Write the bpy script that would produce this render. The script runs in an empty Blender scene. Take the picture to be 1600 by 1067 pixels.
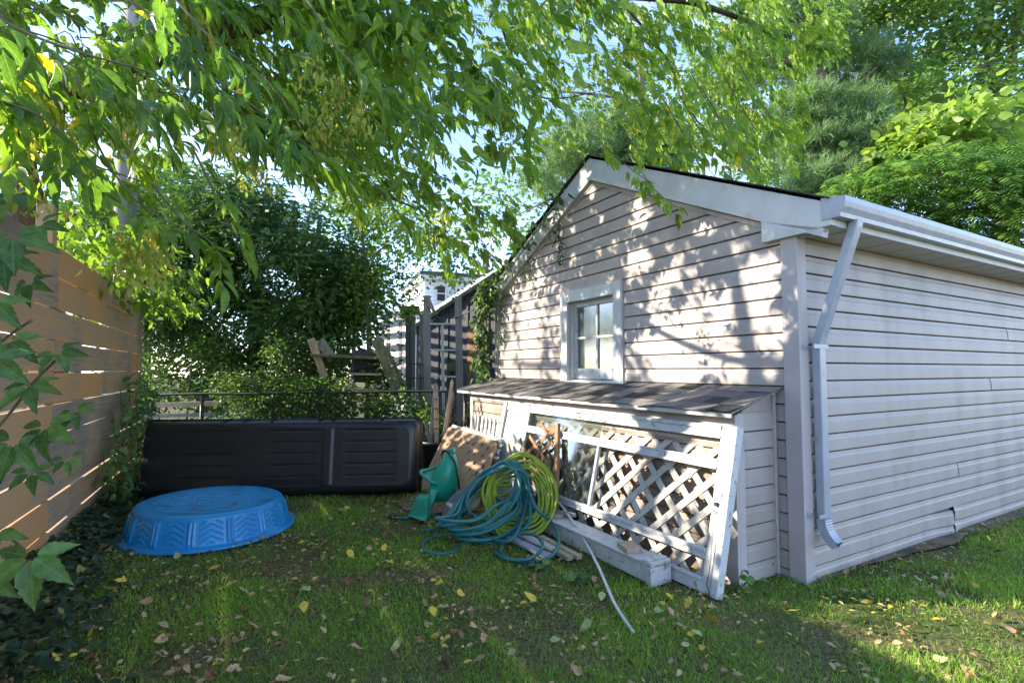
import bpy, math, random
import numpy as np
from mathutils import Vector, Matrix, noise
random.seed(7); RNG = np.random.default_rng(11)
sc = bpy.context.scene; COL = sc.collection
PI = math.pi; R = math.radians

# ---------------------------------------------------------------- camera, world, sun, exposure
CAM_H = 1.35; FPX = 812.8; PIT = 0.054226
cam_d = bpy.data.cameras.new('camera'); cam = bpy.data.objects.new('camera', cam_d); COL.objects.link(cam)
cam_d.sensor_width = 36; cam_d.lens = 36*FPX/1600; cam_d.clip_start = 0.05; cam_d.clip_end = 600
cam.location = (0, 0, CAM_H); cam.rotation_euler = (PI/2+PIT, 0, 0)
sc.camera = cam
SUN_AZ, SUN_EL = -5.0, 25.5                       # light travels along azimuth SUN_AZ from +X, SUN_EL below the horizon
LD = Vector((math.cos(R(SUN_EL))*math.cos(R(SUN_AZ)), math.cos(R(SUN_EL))*math.sin(R(SUN_AZ)), -math.sin(R(SUN_EL))))
sun_d = bpy.data.lights.new('sun', 'SUN'); sun = bpy.data.objects.new('sun', sun_d); COL.objects.link(sun)
sun_d.energy = 3.0; sun_d.angle = R(0.5); sun_d.color = (1.0, 0.90, 0.76)
sun.rotation_euler = LD.to_track_quat('-Z', 'Y').to_euler(); sun.location = (-20, 0, 12)
world = bpy.data.worlds.new('World'); sc.world = world; world.use_nodes = True
wn = world.node_tree.nodes; wl = world.node_tree.links; wn.clear()
sky = wn.new('ShaderNodeTexSky'); sky.sky_type = 'NISHITA'; sky.sun_disc = False
sky.sun_elevation = R(SUN_EL); sky.sun_rotation = math.atan2(-LD.x, -LD.y)
sky.air_density = 1.0; sky.dust_density = 0.15; sky.ozone_density = 3.2
tc = wn.new('ShaderNodeTexCoord'); mp = wn.new('ShaderNodeMapping'); mp.inputs['Scale'].default_value = (1, 1, 2.6)
cn = wn.new('ShaderNodeTexNoise'); cn.inputs['Scale'].default_value = 2.6; cn.inputs['Detail'].default_value = 7; cn.inputs['Roughness'].default_value = 0.58
cr = wn.new('ShaderNodeValToRGB'); cr.color_ramp.elements[0].position = 0.52; cr.color_ramp.elements[1].position = 0.80
cm = wn.new('ShaderNodeMixRGB'); cm.inputs[2].default_value = (2.5, 2.55, 2.75, 1)
bg = wn.new('ShaderNodeBackground'); bg.inputs['Strength'].default_value = 0.15
wo = wn.new('ShaderNodeOutputWorld')
wl.new(tc.outputs['Generated'], mp.inputs[0]); wl.new(mp.outputs[0], cn.inputs['Vector']); wl.new(cn.outputs['Fac'], cr.inputs[0])
tn = wn.new('ShaderNodeMixRGB'); tn.blend_type = 'MULTIPLY'; tn.inputs[0].default_value = 1; tn.inputs[2].default_value = (.90, .85, .93, 1)
wl.new(sky.outputs[0], tn.inputs[1]); wl.new(cr.outputs[0], cm.inputs[0]); wl.new(tn.outputs[0], cm.inputs[1]); wl.new(cm.outputs[0], bg.inputs[0]); wl.new(bg.outputs[0], wo.inputs[0])
sc.view_settings.view_transform = 'Standard'; sc.view_settings.look = 'None'; sc.view_settings.exposure = 2.25; sc.view_settings.gamma = 1
sc.cycles.max_bounces = 7; sc.cycles.transparent_max_bounces = 8; sc.cycles.diffuse_bounces = 3; sc.cycles.glossy_bounces = 3
sc.cycles.transmission_bounces = 4; sc.cycles.caustics_reflective = False; sc.cycles.caustics_refractive = False
sc.cycles.use_denoising = True

# ---------------------------------------------------------------- measuring helpers: photo pixel (1600 wide) -> point in the yard
def ray(px, py):
    x, y = px-800, py-533.5; c, s = math.cos(PIT), math.sin(PIT)
    return Vector((x/FPX, c+y/FPX*s, s-y/FPX*c))
def at(px, py, Y):
    r = ray(px, py); return Vector((0, 0, CAM_H)) + r*(Y/r.y)
def gnd(px, py, z=0.0):
    r = ray(px, py); return Vector((0, 0, CAM_H)) + r*((z-CAM_H)/r.z)
PH = 0.518178; GC = Vector((1.8557, 3.3734, 0))
GU = Vector((-math.sin(PH), math.cos(PH), 0)); GV = Vector((math.cos(PH), math.sin(PH), 0)); ZZ = Vector((0, 0, 1))
def GW(u, o, z): return GC + GU*u - GV*o + ZZ*z      # on the gable wall: u to the left, o out of the wall
def SW(v, o, z): return GC + GV*v - GU*o + ZZ*z      # on the side wall: v away from the corner
def gw_at(px, py, o):
    r = ray(px, py); P = GC-GV*o; t = (P.x*GV.x+P.y*GV.y)/(r.x*GV.x+r.y*GV.y); q = r*t
    d = q-GC; return (d.x*GU.x+d.y*GU.y, q.z+CAM_H)

# ---------------------------------------------------------------- object helpers
def tag(o, label=None, cat=None, group=None, kind=None):
    if label: o['label'] = label
    if cat: o['category'] = cat
    if group: o['group'] = group
    if kind: o['kind'] = kind
    return o
def thing(name, label, cat, loc=(0, 0, 0), rz=0, group=None):
    o = bpy.data.objects.new(name, None); COL.objects.link(o); o.empty_display_size = 0.1
    o.location = loc; o.rotation_euler = (0, 0, rz); return tag(o, label, cat, group)
def root_of(o):
    while o.parent: o = o.parent
    return o
class MB:
    def __init__(s): s.v = []; s.f = []; s.sm = []
    def face(s, pts, smooth=False):
        n = len(s.v); s.v += [Vector(p) for p in pts]; s.f.append(tuple(range(n, n+len(pts)))); s.sm.append(smooth)
    def hexa(s, p):      # 8 points: bottom 4 (ccw), top 4
        n = len(s.v); s.v += [Vector(q) for q in p]
        for f in ((3, 2, 1, 0), (4, 5, 6, 7), (0, 1, 5, 4), (1, 2, 6, 5), (2, 3, 7, 6), (3, 0, 4, 7)):
            s.f.append(tuple(n+i for i in f)); s.sm.append(False)
        return s
    def obox(s, c, ax, ay, az, sx, sy, sz):
        c = Vector(c); X = Vector(ax)*sx/2; Y = Vector(ay)*sy/2; Z = Vector(az)*sz/2
        return s.hexa([c-X-Y-Z, c+X-Y-Z, c+X+Y-Z, c-X+Y-Z, c-X-Y+Z, c+X-Y+Z, c+X+Y+Z, c-X+Y+Z])
    def box(s, x0, x1, y0, y1, z0, z1):
        return s.hexa([(x0, y0, z0), (x1, y0, z0), (x1, y1, z0), (x0, y1, z0), (x0, y0, z1), (x1, y0, z1), (x1, y1, z1), (x0, y1, z1)])
    def gbox(s, u0, u1, o0, o1, z0, z1):
        return s.hexa([GW(u0, o0, z0), GW(u0, o1, z0), GW(u1, o1, z0), GW(u1, o0, z0), GW(u0, o0, z1), GW(u0, o1, z1), GW(u1, o1, z1), GW(u1, o0, z1)])
    def sbox(s, v0, v1, o0, o1, z0, z1):
        return s.hexa([SW(v0, o0, z0), SW(v1, o0, z0), SW(v1, o1, z0), SW(v0, o1, z0), SW(v0, o0, z1), SW(v1, o0, z1), SW(v1, o1, z1), SW(v0, o1, z1)])
    def bar(s, a, b, w, t, up=(0, 0, 1)):
        a = Vector(a); b = Vector(b); d = (b-a); L = d.length; d.normalize()
        x = d.cross(Vector(up));
        if x.length < 1e-4: x = d.cross(Vector((0, 1, 0)))
        x.normalize(); y = x.cross(d).normalized()
        return s.obox((a+b)/2, x, y, d, w, t, L)
    def tube(s, pts, rad, n=8, cap=True, smooth=True):
        P = [Vector(p) for p in pts]; m = len(P)
        if not hasattr(rad, '__len__'): rad = [rad]*m
        base = len(s.v); ref = None
        for i in range(m):
            d = (P[min(i+1, m-1)]-P[max(i-1, 0)])
            if d.length < 1e-9: d = Vector((0, 0, 1))
            d.normalize()
            if ref is None:
                ref = d.cross(Vector((0, 0, 1)))
                if ref.length < 0.05: ref = d.cross(Vector((0, 1, 0)))
            ref = (ref-d*ref.dot(d)).normalized(); w = d.cross(ref)
            for k in range(n):
                a = 2*PI*k/n; s.v.append(P[i]+(ref*math.cos(a)+w*math.sin(a))*rad[i])
        for i in range(m-1):
            for k in range(n):
                k2 = (k+1) % n
                s.f.append((base+i*n+k, base+i*n+k2, base+(i+1)*n+k2, base+(i+1)*n+k)); s.sm.append(smooth)
        if cap:
            s.f.append(tuple(base+k for k in range(n))[::-1]); s.sm.append(False)
            s.f.append(tuple(base+(m-1)*n+k for k in range(n))); s.sm.append(False)
        return s
    def rings(s, rings, cap0=True, cap1=True, smooth=True):
        base = len(s.v); n = len(rings[0])
        for r in rings: s.v += [Vector(p) for p in r]
        for i in range(len(rings)-1):
            for k in range(n):
                k2 = (k+1) % n; s.f.append((base+i*n+k, base+i*n+k2, base+(i+1)*n+k2, base+(i+1)*n+k)); s.sm.append(smooth)
        if cap0: s.f.append(tuple(base+k for k in range(n))[::-1]); s.sm.append(False)
        if cap1: s.f.append(tuple(base+(len(rings)-1)*n+k for k in range(n))); s.sm.append(False)
        return s
    def build(s, name, m, parent=None, bevel=0, seg=2, solid=0, local=False):
        off = Vector((0, 0, 0))
        if parent is not None and not local: off = root_of(parent).location
        me = bpy.data.meshes.new(name); me.from_pydata([tuple(p-off) for p in s.v], [], s.f); me.materials.append(m)
        me.polygons.foreach_set('use_smooth', s.sm); me.update()
        o = bpy.data.objects.new(name, me); COL.objects.link(o)
        if parent is not None: o.parent = parent
        if solid: q = o.modifiers.new('s', 'SOLIDIFY'); q.thickness = solid; q.offset = 0
        if bevel:
            q = o.modifiers.new('b', 'BEVEL'); q.width = bevel; q.segments = seg; q.limit_method = 'ANGLE'; q.angle_limit = R(35); q.harden_normals = False
        return o

# ---------------------------------------------------------------- materials
def new_mat(name):
    m = bpy.data.materials.new(name); m.use_nodes = True; n = m.node_tree.nodes; l = m.node_tree.links
    return m, n, l, n['Principled BSDF']
def mat(name, c, rough=0.6, c2=None, scale=6, stretch=(1, 1, 1), detail=6, bump=0.0, bscale=None, spec=0.4, lo=0.35, hi=0.65,
        metal=0.0, c3=None, scale3=2.0, lo3=0.5, hi3=0.7, rot=(0, 0, 0), coords='Object'):
    m, n, l, b = new_mat(name)
    b.inputs['Roughness'].default_value = rough; b.inputs['Specular IOR Level'].default_value = spec; b.inputs['Metallic'].default_value = metal
    if c2 is None: c2 = tuple(x*0.8 for x in c)
    t = n.new('ShaderNodeTexCoord'); mpn = n.new('ShaderNodeMapping'); mpn.inputs['Scale'].default_value = stretch; mpn.inputs['Rotation'].default_value = rot
    l.new(t.outputs[coords], mpn.inputs[0])
    no = n.new('ShaderNodeTexNoise'); no.inputs['Scale'].default_value = scale; no.inputs['Detail'].default_value = detail; no.inputs['Roughness'].default_value = 0.62
    l.new(mpn.outputs[0], no.inputs['Vector'])
    ra = n.new('ShaderNodeValToRGB'); ra.color_ramp.elements[0].position = lo; ra.color_ramp.elements[1].position = hi
    ra.color_ramp.elements[0].color = (*c, 1); ra.color_ramp.elements[1].color = (*c2, 1); l.new(no.outputs['Fac'], ra.inputs[0])
    out = ra.outputs[0]
    if c3 is not None:
        n3 = n.new('ShaderNodeTexNoise'); n3.inputs['Scale'].default_value = scale3; n3.inputs['Detail'].default_value = 8; l.new(mpn.outputs[0], n3.inputs['Vector'])
        r3 = n.new('ShaderNodeValToRGB'); r3.color_ramp.elements[0].position = lo3; r3.color_ramp.elements[1].position = hi3; l.new(n3.outputs['Fac'], r3.inputs[0])
        mx = n.new('ShaderNodeMixRGB'); l.new(r3.outputs[0], mx.inputs[0]); l.new(out, mx.inputs[1]); mx.inputs[2].default_value = (*c3, 1); out = mx.outputs[0]
    l.new(out, b.inputs['Base Color'])
    if bump:
        nb = n.new('ShaderNodeTexNoise'); nb.inputs['Scale'].default_value = bscale or scale*4; nb.inputs['Detail'].default_value = 5; l.new(mpn.outputs[0], nb.inputs['Vector'])
        bu = n.new('ShaderNodeBump'); bu.inputs['Strength'].default_value = bump; bu.inputs['Distance'].default_value = 0.01
        l.new(nb.outputs['Fac'], bu.inputs['Height']); l.new(bu.outputs[0], b.inputs['Normal'])
    return m
def leaf_mat(name, ca, cb, cc=None, trans=0.45, rough=0.5, tint=(1.25, 1.3, 0.55), p3=0.93):
    """leaves: colour varies leaf by leaf with the mesh attribute rnd; part of the light passes through the blade"""
    m = bpy.data.materials.new(name); m.use_nodes = True; n = m.node_tree.nodes; l = m.node_tree.links; n.clear()
    a = n.new('ShaderNodeAttribute'); a.attribute_name = 'rnd'
    ra = n.new('ShaderNodeValToRGB'); e = ra.color_ramp.elements; e[0].color = (*ca, 1); e[0].position = 0.0; e[1].color = (*cb, 1); e[1].position = 0.85
    if cc is not None:
        x = e.new(p3); x.color = (*cc, 1)
    l.new(a.outputs['Fac'], ra.inputs[0])
    b = n.new('ShaderNodeBsdfPrincipled'); b.inputs['Roughness'].default_value = rough; b.inputs['Specular IOR Level'].default_value = 0.35
    # veins and blotches from the blade's own coordinates (x across, y along, both in leaf lengths)
    lc = n.new('ShaderNodeAttribute'); lc.attribute_name = 'lc'; sx = n.new('ShaderNodeSeparateXYZ'); l.new(lc.outputs['Vector'], sx.inputs[0])
    def mth(op, a, b_=None, c_=None):
        q = n.new('ShaderNodeMath'); q.operation = op
        for i_, v_ in enumerate((a, b_, c_)):
            if v_ is None: continue
            if hasattr(v_, 'is_linked') or hasattr(v_, 'links'): l.new(v_, q.inputs[i_])
            else: q.inputs[i_].default_value = v_
        return q.outputs[0]
    ax_ = mth('ABSOLUTE', sx.outputs[0]); mid_ = mth('LESS_THAN', ax_, .014)
    sv = mth('LESS_THAN', mth('FRACT', mth('MULTIPLY', mth('SUBTRACT', sx.outputs[1], mth('MULTIPLY', ax_, .9)), 7.5)), .13)
    vn = mth('MULTIPLY', mth('MAXIMUM', mid_, mth('MULTIPLY', sv, .55)), mth('GREATER_THAN', sx.outputs[1], .001))
    tcn = n.new('ShaderNodeTexCoord'); bl = n.new('ShaderNodeTexNoise'); bl.inputs['Scale'].default_value = 45; bl.inputs['Detail'].default_value = 3; l.new(tcn.outputs['Object'], bl.inputs['Vector'])
    br = n.new('ShaderNodeMapRange'); br.inputs[1].default_value = .3; br.inputs[2].default_value = .72; br.inputs[3].default_value = .72; br.inputs[4].default_value = 1.3; l.new(bl.outputs['Fac'], br.inputs[0])
    mv = n.new('ShaderNodeMixRGB'); mv.blend_type = 'MULTIPLY'; mv.inputs[0].default_value = 1; l.new(ra.outputs[0], mv.inputs[1]); l.new(br.outputs[0], mv.inputs[2])
    mw = n.new('ShaderNodeMixRGB'); l.new(mth('MULTIPLY', vn, .55), mw.inputs[0]); l.new(mv.outputs[0], mw.inputs[1]); mw.inputs[2].default_value = (.22, .30, .10, 1)
    ra = mw
    l.new(ra.outputs[0], b.inputs['Base Color'])
    t = n.new('ShaderNodeBsdfTranslucent'); tm = n.new('ShaderNodeMixRGB'); tm.blend_type = 'MULTIPLY'; tm.inputs[0].default_value = 1
    tm.inputs[2].default_value = (*[v*1.5 for v in tint], 1); l.new(ra.outputs[0], tm.inputs[1]); l.new(tm.outputs[0], t.inputs[0])
    mx = n.new('ShaderNodeMixShader'); mx.inputs[0].default_value = trans; l.new(b.outputs[0], mx.inputs[1]); l.new(t.outputs[0], mx.inputs[2])
    o = n.new('ShaderNodeOutputMaterial'); l.new(mx.outputs[0], o.inputs[0]); return m

M = {}
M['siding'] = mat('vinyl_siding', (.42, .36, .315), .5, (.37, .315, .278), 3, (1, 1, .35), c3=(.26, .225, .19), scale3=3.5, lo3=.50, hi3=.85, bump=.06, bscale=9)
M['siding_shade'] = mat('shade_brown_vinyl_siding', (.36, .29, .23), .55, (.30, .235, .18), 3, (1, 1, .35), c3=(.19, .14, .10), scale3=3, lo3=.5, hi3=.8, bump=.06, bscale=9)  # brown tint stands in for warm shade on the lean-to front
M['trim_beige'] = mat('beige_trim', (.47, .41, .385), .5, (.42, .365, .34), 4, c3=(.33, .28, .24), scale3=5, lo3=.6, hi3=.8)
M['white_trim'] = mat('white_aluminium_trim', (.58, .575, .54), .45, (.50, .50, .47), 5, c3=(.40, .37, .30), scale3=7, lo3=.6, hi3=.85)
M['gutter'] = mat('painted_gutter', (.40, .42, .45), .35, (.33, .35, .38), 9, c3=(.25, .26, .27), scale3=14, lo3=.62, hi3=.85, spec=.6)
M['soffit'] = mat('soffit', (.60, .58, .53), .5, (.54, .52, .47), 5)
M['white_paint'] = mat('old_white_paint', (.60, .60, .575), .5, (.49, .50, .48), 12, c3=(.24, .20, .15), scale3=22, lo3=.60, hi3=.72, bump=.1, bscale=90)
M['lattice_white'] = mat('weathered_white_slats', (.56, .54, .47), .7, (.42, .395, .33), 9, c3=(.20, .15, .10), scale3=19, lo3=.6, hi3=.74)
M['cedar_wood'] = mat('brown_lattice_wood', (.40, .21, .09), .7, (.26, .14, .07), 8, (1, 1, .3), bump=.2)
M['grey_wood'] = mat('weathered_grey_wood', (.32, .29, .25), .85, (.20, .18, .15), 10, (3, 3, .6), bump=.3, c3=(.12, .10, .08), scale3=8, lo3=.58, hi3=.75)
M['pale_wood'] = mat('pale_split_wood', (.50, .40, .28), .8, (.34, .26, .18), 10, (3, 3, .5), bump=.3)
M['mossy_wood'] = mat('mossy_wood', (.20, .19, .10), .9, (.10, .11, .05), 9, (2, 2, 1), bump=.3, c3=(.30, .24, .15), scale3=5, lo3=.55, hi3=.7)
M['dark_wood'] = mat('dark_stained_boards', (.10, .095, .10), .7, (.06, .058, .065), 5, (4, 4, .4), bump=.2)
M['orange_wood'] = mat('orange_brown_boards', (.33, .16, .07), .7, (.20, .09, .04), 7, (4, 4, .5), bump=.2)
M['osb'] = mat('tan_board', (.44, .27, .14), .7, (.33, .195, .095), 5, bump=.15, c3=(.14, .08, .04), scale3=14, lo3=.58, hi3=.75)
M['blk'] = mat('black_polyethylene', (.012, .0135, .0155), .30, (.017, .018, .020), 4, bump=.06, bscale=40, spec=.5, c3=(.035, .035, .033), scale3=7, lo3=.6, hi3=.9)
M['blk2'] = mat('black_plastic', (.02, .02, .02), .45, (.03, .03, .03), 6)
M['pool'] = mat('blue_pool_plastic', (.012, .26, .58), .34, (.010, .21, .50), 3, spec=.5, bump=.05, bscale=18, c3=(.07, .25, .42), scale3=9, lo3=.56, hi3=.8)
M['pooltop'] = mat('blue_pool_floor', (.02, .30, .60), .33, (.015, .25, .52), 40, spec=.5, c3=(.05, .075, .09), scale3=7, lo3=.53, hi3=.70, bump=.15, bscale=60)
M['green_pl'] = mat('green_toy_plastic', (.012, .34, .20), .32, (.01, .27, .17), 5, spec=.5, c3=(.03, .12, .08), scale3=9, lo3=.62, hi3=.8)
M['hose_teal'] = mat('teal_rubber_hose', (.012, .125, .13), .42, (.02, .17, .165), 12, spec=.5, c3=(.09, .13, .11), scale3=30, lo3=.6, hi3=.8)
M['hose_yel'] = mat('yellow_green_hose', (.30, .38, .03), .45, (.22, .31, .025), 12, spec=.5, c3=(.16, .18, .05), scale3=25, lo3=.62, hi3=.8)
M['metal'] = mat('galvanised_metal', (.35, .36, .37), .4, (.25, .26, .27), 12, metal=.7)
M['dmetal'] = mat('dark_metal', (.05, .05, .055), .5, (.08, .07, .06), 20, metal=.5)
M['concrete'] = mat('concrete', (.33, .31, .28), .9, (.24, .22, .20), 8, bump=.3)
M['bark'] = mat('tree_bark', (.13, .085, .06), .95, (.06, .042, .032), 14, (2.5, 2.5, .5), bump=.9, bscale=30)
M['bark_grey'] = mat('grey_bark', (.20, .17, .15), .95, (.10, .085, .07), 9, (2.5, 2.5, .5), bump=.8, bscale=20)
M['twig'] = mat('twig', (.17, .14, .07), .8, (.09, .07, .04), 12)
M['pole_wood'] = mat('utility_pole_wood', (.34, .31, .29), .9, (.22, .20, .19), 9, (4, 4, .25), bump=.4)
M['house_white'] = mat('white_house_siding', (.78, .79, .80), .6, (.72, .73, .74), 3)
M['house_roof'] = mat('dark_roof', (.05, .05, .055), .8, (.08, .08, .085), 6)
M['interior'] = mat('dark_interior', (.03, .028, .025), .9, (.05, .045, .04), 4)

# shingles: streaked asphalt granules
def shingle_mat():
    m, n, l, b = new_mat('asphalt_shingles'); b.inputs['Roughness'].default_value = .95; b.inputs['Specular IOR Level'].default_value = .2
    a = n.new('ShaderNodeAttribute'); a.attribute_name = 'rnd'
    ra = n.new('ShaderNodeValToRGB'); ra.color_ramp.elements[0].color = (.035, .034, .033, 1); ra.color_ramp.elements[1].color = (.24, .215, .18, 1)
    t = n.new('ShaderNodeTexCoord'); no = n.new('ShaderNodeTexNoise'); no.inputs['Scale'].default_value = 160; no.inputs['Detail'].default_value = 4
    l.new(t.outputs['Object'], no.inputs['Vector']); ad = n.new('ShaderNodeMath'); ad.operation = 'MULTIPLY_ADD'; ad.inputs[1].default_value = .9; ad.inputs[2].default_value = -.45
    l.new(no.outputs['Fac'], ad.inputs[0]); a2 = n.new('ShaderNodeMath'); a2.operation = 'ADD'; l.new(a.outputs['Fac'], a2.inputs[0]); l.new(ad.outputs[0], a2.inputs[1])
    l.new(a2.outputs[0], ra.inputs[0]); l.new(ra.outputs[0], b.inputs['Base Color'])
    bu = n.new('ShaderNodeBump'); bu.inputs['Strength'].default_value = .6; bu.inputs['Distance'].default_value = .004; l.new(no.outputs['Fac'], bu.inputs['Height']); l.new(bu.outputs[0], b.inputs['Normal'])
    return m
M['shingle'] = shingle_mat()
def glass_mat(name, tint=(.55, .6, .6), rough=.06, mixf=.55, back=(.12, .13, .13)):
    m = bpy.data.materials.new(name); m.use_nodes = True; n = m.node_tree.nodes; l = m.node_tree.links; n.clear()
    g = n.new('ShaderNodeBsdfGlossy'); g.inputs['Roughness'].default_value = rough; g.inputs['Color'].default_value = (.9, .9, .9, 1)
    t = n.new('ShaderNodeBsdfTransparent'); t.inputs['Color'].default_value = (*tint, 1)
    d = n.new('ShaderNodeBsdfDiffuse'); d.inputs['Color'].default_value = (*back, 1)
    no = n.new('ShaderNodeTexNoise'); no.inputs['Scale'].default_value = 5; no.inputs['Detail'].default_value = 8
    tcx = n.new('ShaderNodeTexCoord'); l.new(tcx.outputs['Object'], no.inputs['Vector'])
    mr = n.new('ShaderNodeMapRange'); mr.inputs[1].default_value = .35; mr.inputs[2].default_value = .7; mr.inputs[3].default_value = mixf*.5; mr.inputs[4].default_value = mixf
    l.new(no.outputs['Fac'], mr.inputs[0])
    m1 = n.new('ShaderNodeMixShader'); l.new(mr.outputs[0], m1.inputs[0]); l.new(t.outputs[0], m1.inputs[1]); l.new(d.outputs[0], m1.inputs[2])
    fr = n.new('ShaderNodeFresnel'); fr.inputs[0].default_value = 1.5; fm = n.new('ShaderNodeMath'); fm.operation = 'MULTIPLY'; fm.inputs[1].default_value = .22; l.new(fr.outputs[0], fm.inputs[0]); m2 = n.new('ShaderNodeMixShader'); l.new(fm.outputs[0], m2.inputs[0]); l.new(m1.outputs[0], m2.inputs[1]); l.new(g.outputs[0], m2.inputs[2])
    o = n.new('ShaderNodeOutputMaterial'); l.new(m2.outputs[0], o.inputs[0]); return m
M['glass'] = glass_mat('dusty_glass', (.85, .88, .86), mixf=.14, back=(.10, .10, .10))
M['pane_dusty'] = glass_mat('milky_window_pane', (.5, .55, .55), .12, .55, (.12, .135, .13))
def wood_plank_mat():
    m, n, l, b = new_mat('fence_planks'); b.inputs['Roughness'].default_value = .8; b.inputs['Specular IOR Level'].default_value = .25
    a = n.new('ShaderNodeAttribute'); a.attribute_name = 'rnd'
    t = n.new('ShaderNodeTexCoord'); mpn = n.new('ShaderNodeMapping'); mpn.inputs['Scale'].default_value = (1.0, 1.0, 22); l.new(t.outputs['Object'], mpn.inputs[0])
    no = n.new('ShaderNodeTexNoise'); no.inputs['Scale'].default_value = 2.2; no.inputs['Detail'].default_value = 9; no.inputs['Roughness'].default_value = .65; l.new(mpn.outputs[0], no.inputs['Vector'])
    n2 = n.new('ShaderNodeTexNoise'); n2.inputs['Scale'].default_value = 1.6; n2.inputs['Detail'].default_value = 4; l.new(t.outputs['Object'], n2.inputs['Vector'])
    s = n.new('ShaderNodeMath'); s.operation = 'MULTIPLY_ADD'; s.inputs[1].default_value = .9; l.new(no.outputs['Fac'], s.inputs[0])
    s2 = n.new('ShaderNodeMath'); s2.operation = 'MULTIPLY_ADD'; s2.inputs[1].default_value = .42; s2.inputs[2].default_value = -.21; l.new(a.outputs['Fac'], s2.inputs[0]); l.new(s2.outputs[0], s.inputs[2])
    s3 = n.new('ShaderNodeMath'); s3.operation = 'MULTIPLY_ADD'; s3.inputs[1].default_value = 1.0; l.new(n2.outputs['Fac'], s3.inputs[0])
    s4 = n.new('ShaderNodeMath'); s4.operation = 'SUBTRACT'; s4.inputs[1].default_value = .46; l.new(s.outputs[0], s4.inputs[0]); l.new(s4.outputs[0], s3.inputs[2])
    ra = n.new('ShaderNodeValToRGB'); e = ra.color_ramp.elements
    e[0].position = .22; e[0].color = (.26, .215, .175, 1); e[1].position = .85; e[1].color = (.62, .31, .12, 1)
    x = e.new(.42); x.color = (.43, .30, .20, 1); x = e.new(.62); x.color = (.55, .32, .155, 1)
    l.new(s3.outputs[0], ra.inputs[0]); l.new(ra.outputs[0], b.inputs['Base Color'])
    bu = n.new('ShaderNodeBump'); bu.inputs['Strength'].default_value = .35; bu.inputs['Distance'].default_value = .008; l.new(no.outputs['Fac'], bu.inputs['Height']); l.new(bu.outputs[0], b.inputs['Normal'])
    return m
M['plank'] = wood_plank_mat()
def ground_mat():
    m, n, l, b = new_mat('lawn_soil'); b.inputs['Roughness'].default_value = 1; b.inputs['Specular IOR Level'].default_value = .1
    t = n.new('ShaderNodeTexCoord')
    n1 = n.new('ShaderNodeTexNoise'); n1.inputs['Scale'].default_value = 1.1; n1.inputs['Detail'].default_value = 8
    n2 = n.new('ShaderNodeTexNoise'); n2.inputs['Scale'].default_value = 38; n2.inputs['Detail'].default_value = 8
    l.new(t.outputs['Object'], n1.inputs['Vector']); l.new(t.outputs['Object'], n2.inputs['Vector'])
    r1 = n.new('ShaderNodeValToRGB'); r1.color_ramp.elements[0].position = .35; r1.color_ramp.elements[1].position = .65
    r1.color_ramp.elements[0].color = (.07, .095, .028, 1); r1.color_ramp.elements[1].color = (.15, .12, .065, 1); l.new(n1.outputs['Fac'], r1.inputs[0])
    r2 = n.new('ShaderNodeValToRGB'); r2.color_ramp.elements[0].position = .3; r2.color_ramp.elements[1].position = .75
    r2.color_ramp.elements[0].color = (.45, .45, .45, 1); r2.color_ramp.elements[1].color = (1.7, 1.6, 1.4, 1); l.new(n2.outputs['Fac'], r2.inputs[0])
    mx = n.new('ShaderNodeMixRGB'); mx.blend_type = 'MULTIPLY'; mx.inputs[0].default_value = 1; l.new(r1.outputs[0], mx.inputs[1]); l.new(r2.outputs[0], mx.inputs[2])
    l.new(mx.outputs[0], b.inputs['Base Color'])
    bu = n.new('ShaderNodeBump'); bu.inputs['Strength'].default_value = .8; bu.inputs['Distance'].default_value = .02; l.new(n2.outputs['Fac'], bu.inputs['Height']); l.new(bu.outputs[0], b.inputs['Normal'])
    return m
M['ground'] = ground_mat()
M['dirt'] = mat('bare_earth', (.24, .17, .11), 1, (.14, .10, .06), 30, bump=.8, bscale=60, c3=(.06, .07, .03), scale3=5, lo3=.5, hi3=.65)
M['leaf_main'] = leaf_mat('box_elder_leaves', (.06, .135, .02), (.21, .31, .035), (.50, .40, .03), .50, .40, p3=.985)
M['leaf_near'] = leaf_mat('box_elder_near_leaves', (.045, .115, .022), (.20, .31, .03), (.60, .42, .02), .55, .36, p3=.98)
M['seed'] = leaf_mat('box_elder_seeds', (.24, .32, .06), (.50, .46, .15), (.42, .22, .12), .55, .6)
M['leaf_cedar'] = leaf_mat('cedar_foliage', (.042, .10, .032), (.13, .225, .06), None, .15, .6)
M['leaf_bush'] = leaf_mat('bush_foliage', (.03, .075, .022), (.085, .155, .035), (.30, .32, .06), .35, .5)
M['leaf_sap'] = leaf_mat('sapling_foliage', (.05, .12, .02), (.16, .26, .045), (.34, .34, .05), .45, .5)
M['leaf_pine'] = leaf_mat('pine_needles', (.08, .16, .07), (.20, .30, .12), None, .25, .6)
M['leaf_ash'] = leaf_mat('ash_foliage', (.04, .105, .03), (.13, .22, .05), (.30, .36, .07), .4, .5)
M['leaf_sumac'] = leaf_mat('broad_compound_foliage', (.075, .165, .055), (.16, .27, .08), (.34, .42, .09), .4, .45)
M['leaf_bright'] = leaf_mat('pale_broad_foliage', (.14, .25, .05), (.30, .38, .09), None, .45, .45)
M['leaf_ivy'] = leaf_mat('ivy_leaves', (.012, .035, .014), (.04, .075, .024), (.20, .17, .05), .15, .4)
M['leaf_creeper'] = leaf_mat('creeper_leaves', (.045, .11, .03), (.12, .23, .055), None, .35, .4)
M['grass'] = leaf_mat('grass_blades', (.115, .24, .04), (.29, .42, .07), (.42, .36, .15), .42, .6, p3=.93)
M['litter'] = leaf_mat('leaf_litter', (.26, .15, .08), (.52, .38, .18), (.62, .48, .06), .2, .7)
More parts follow.
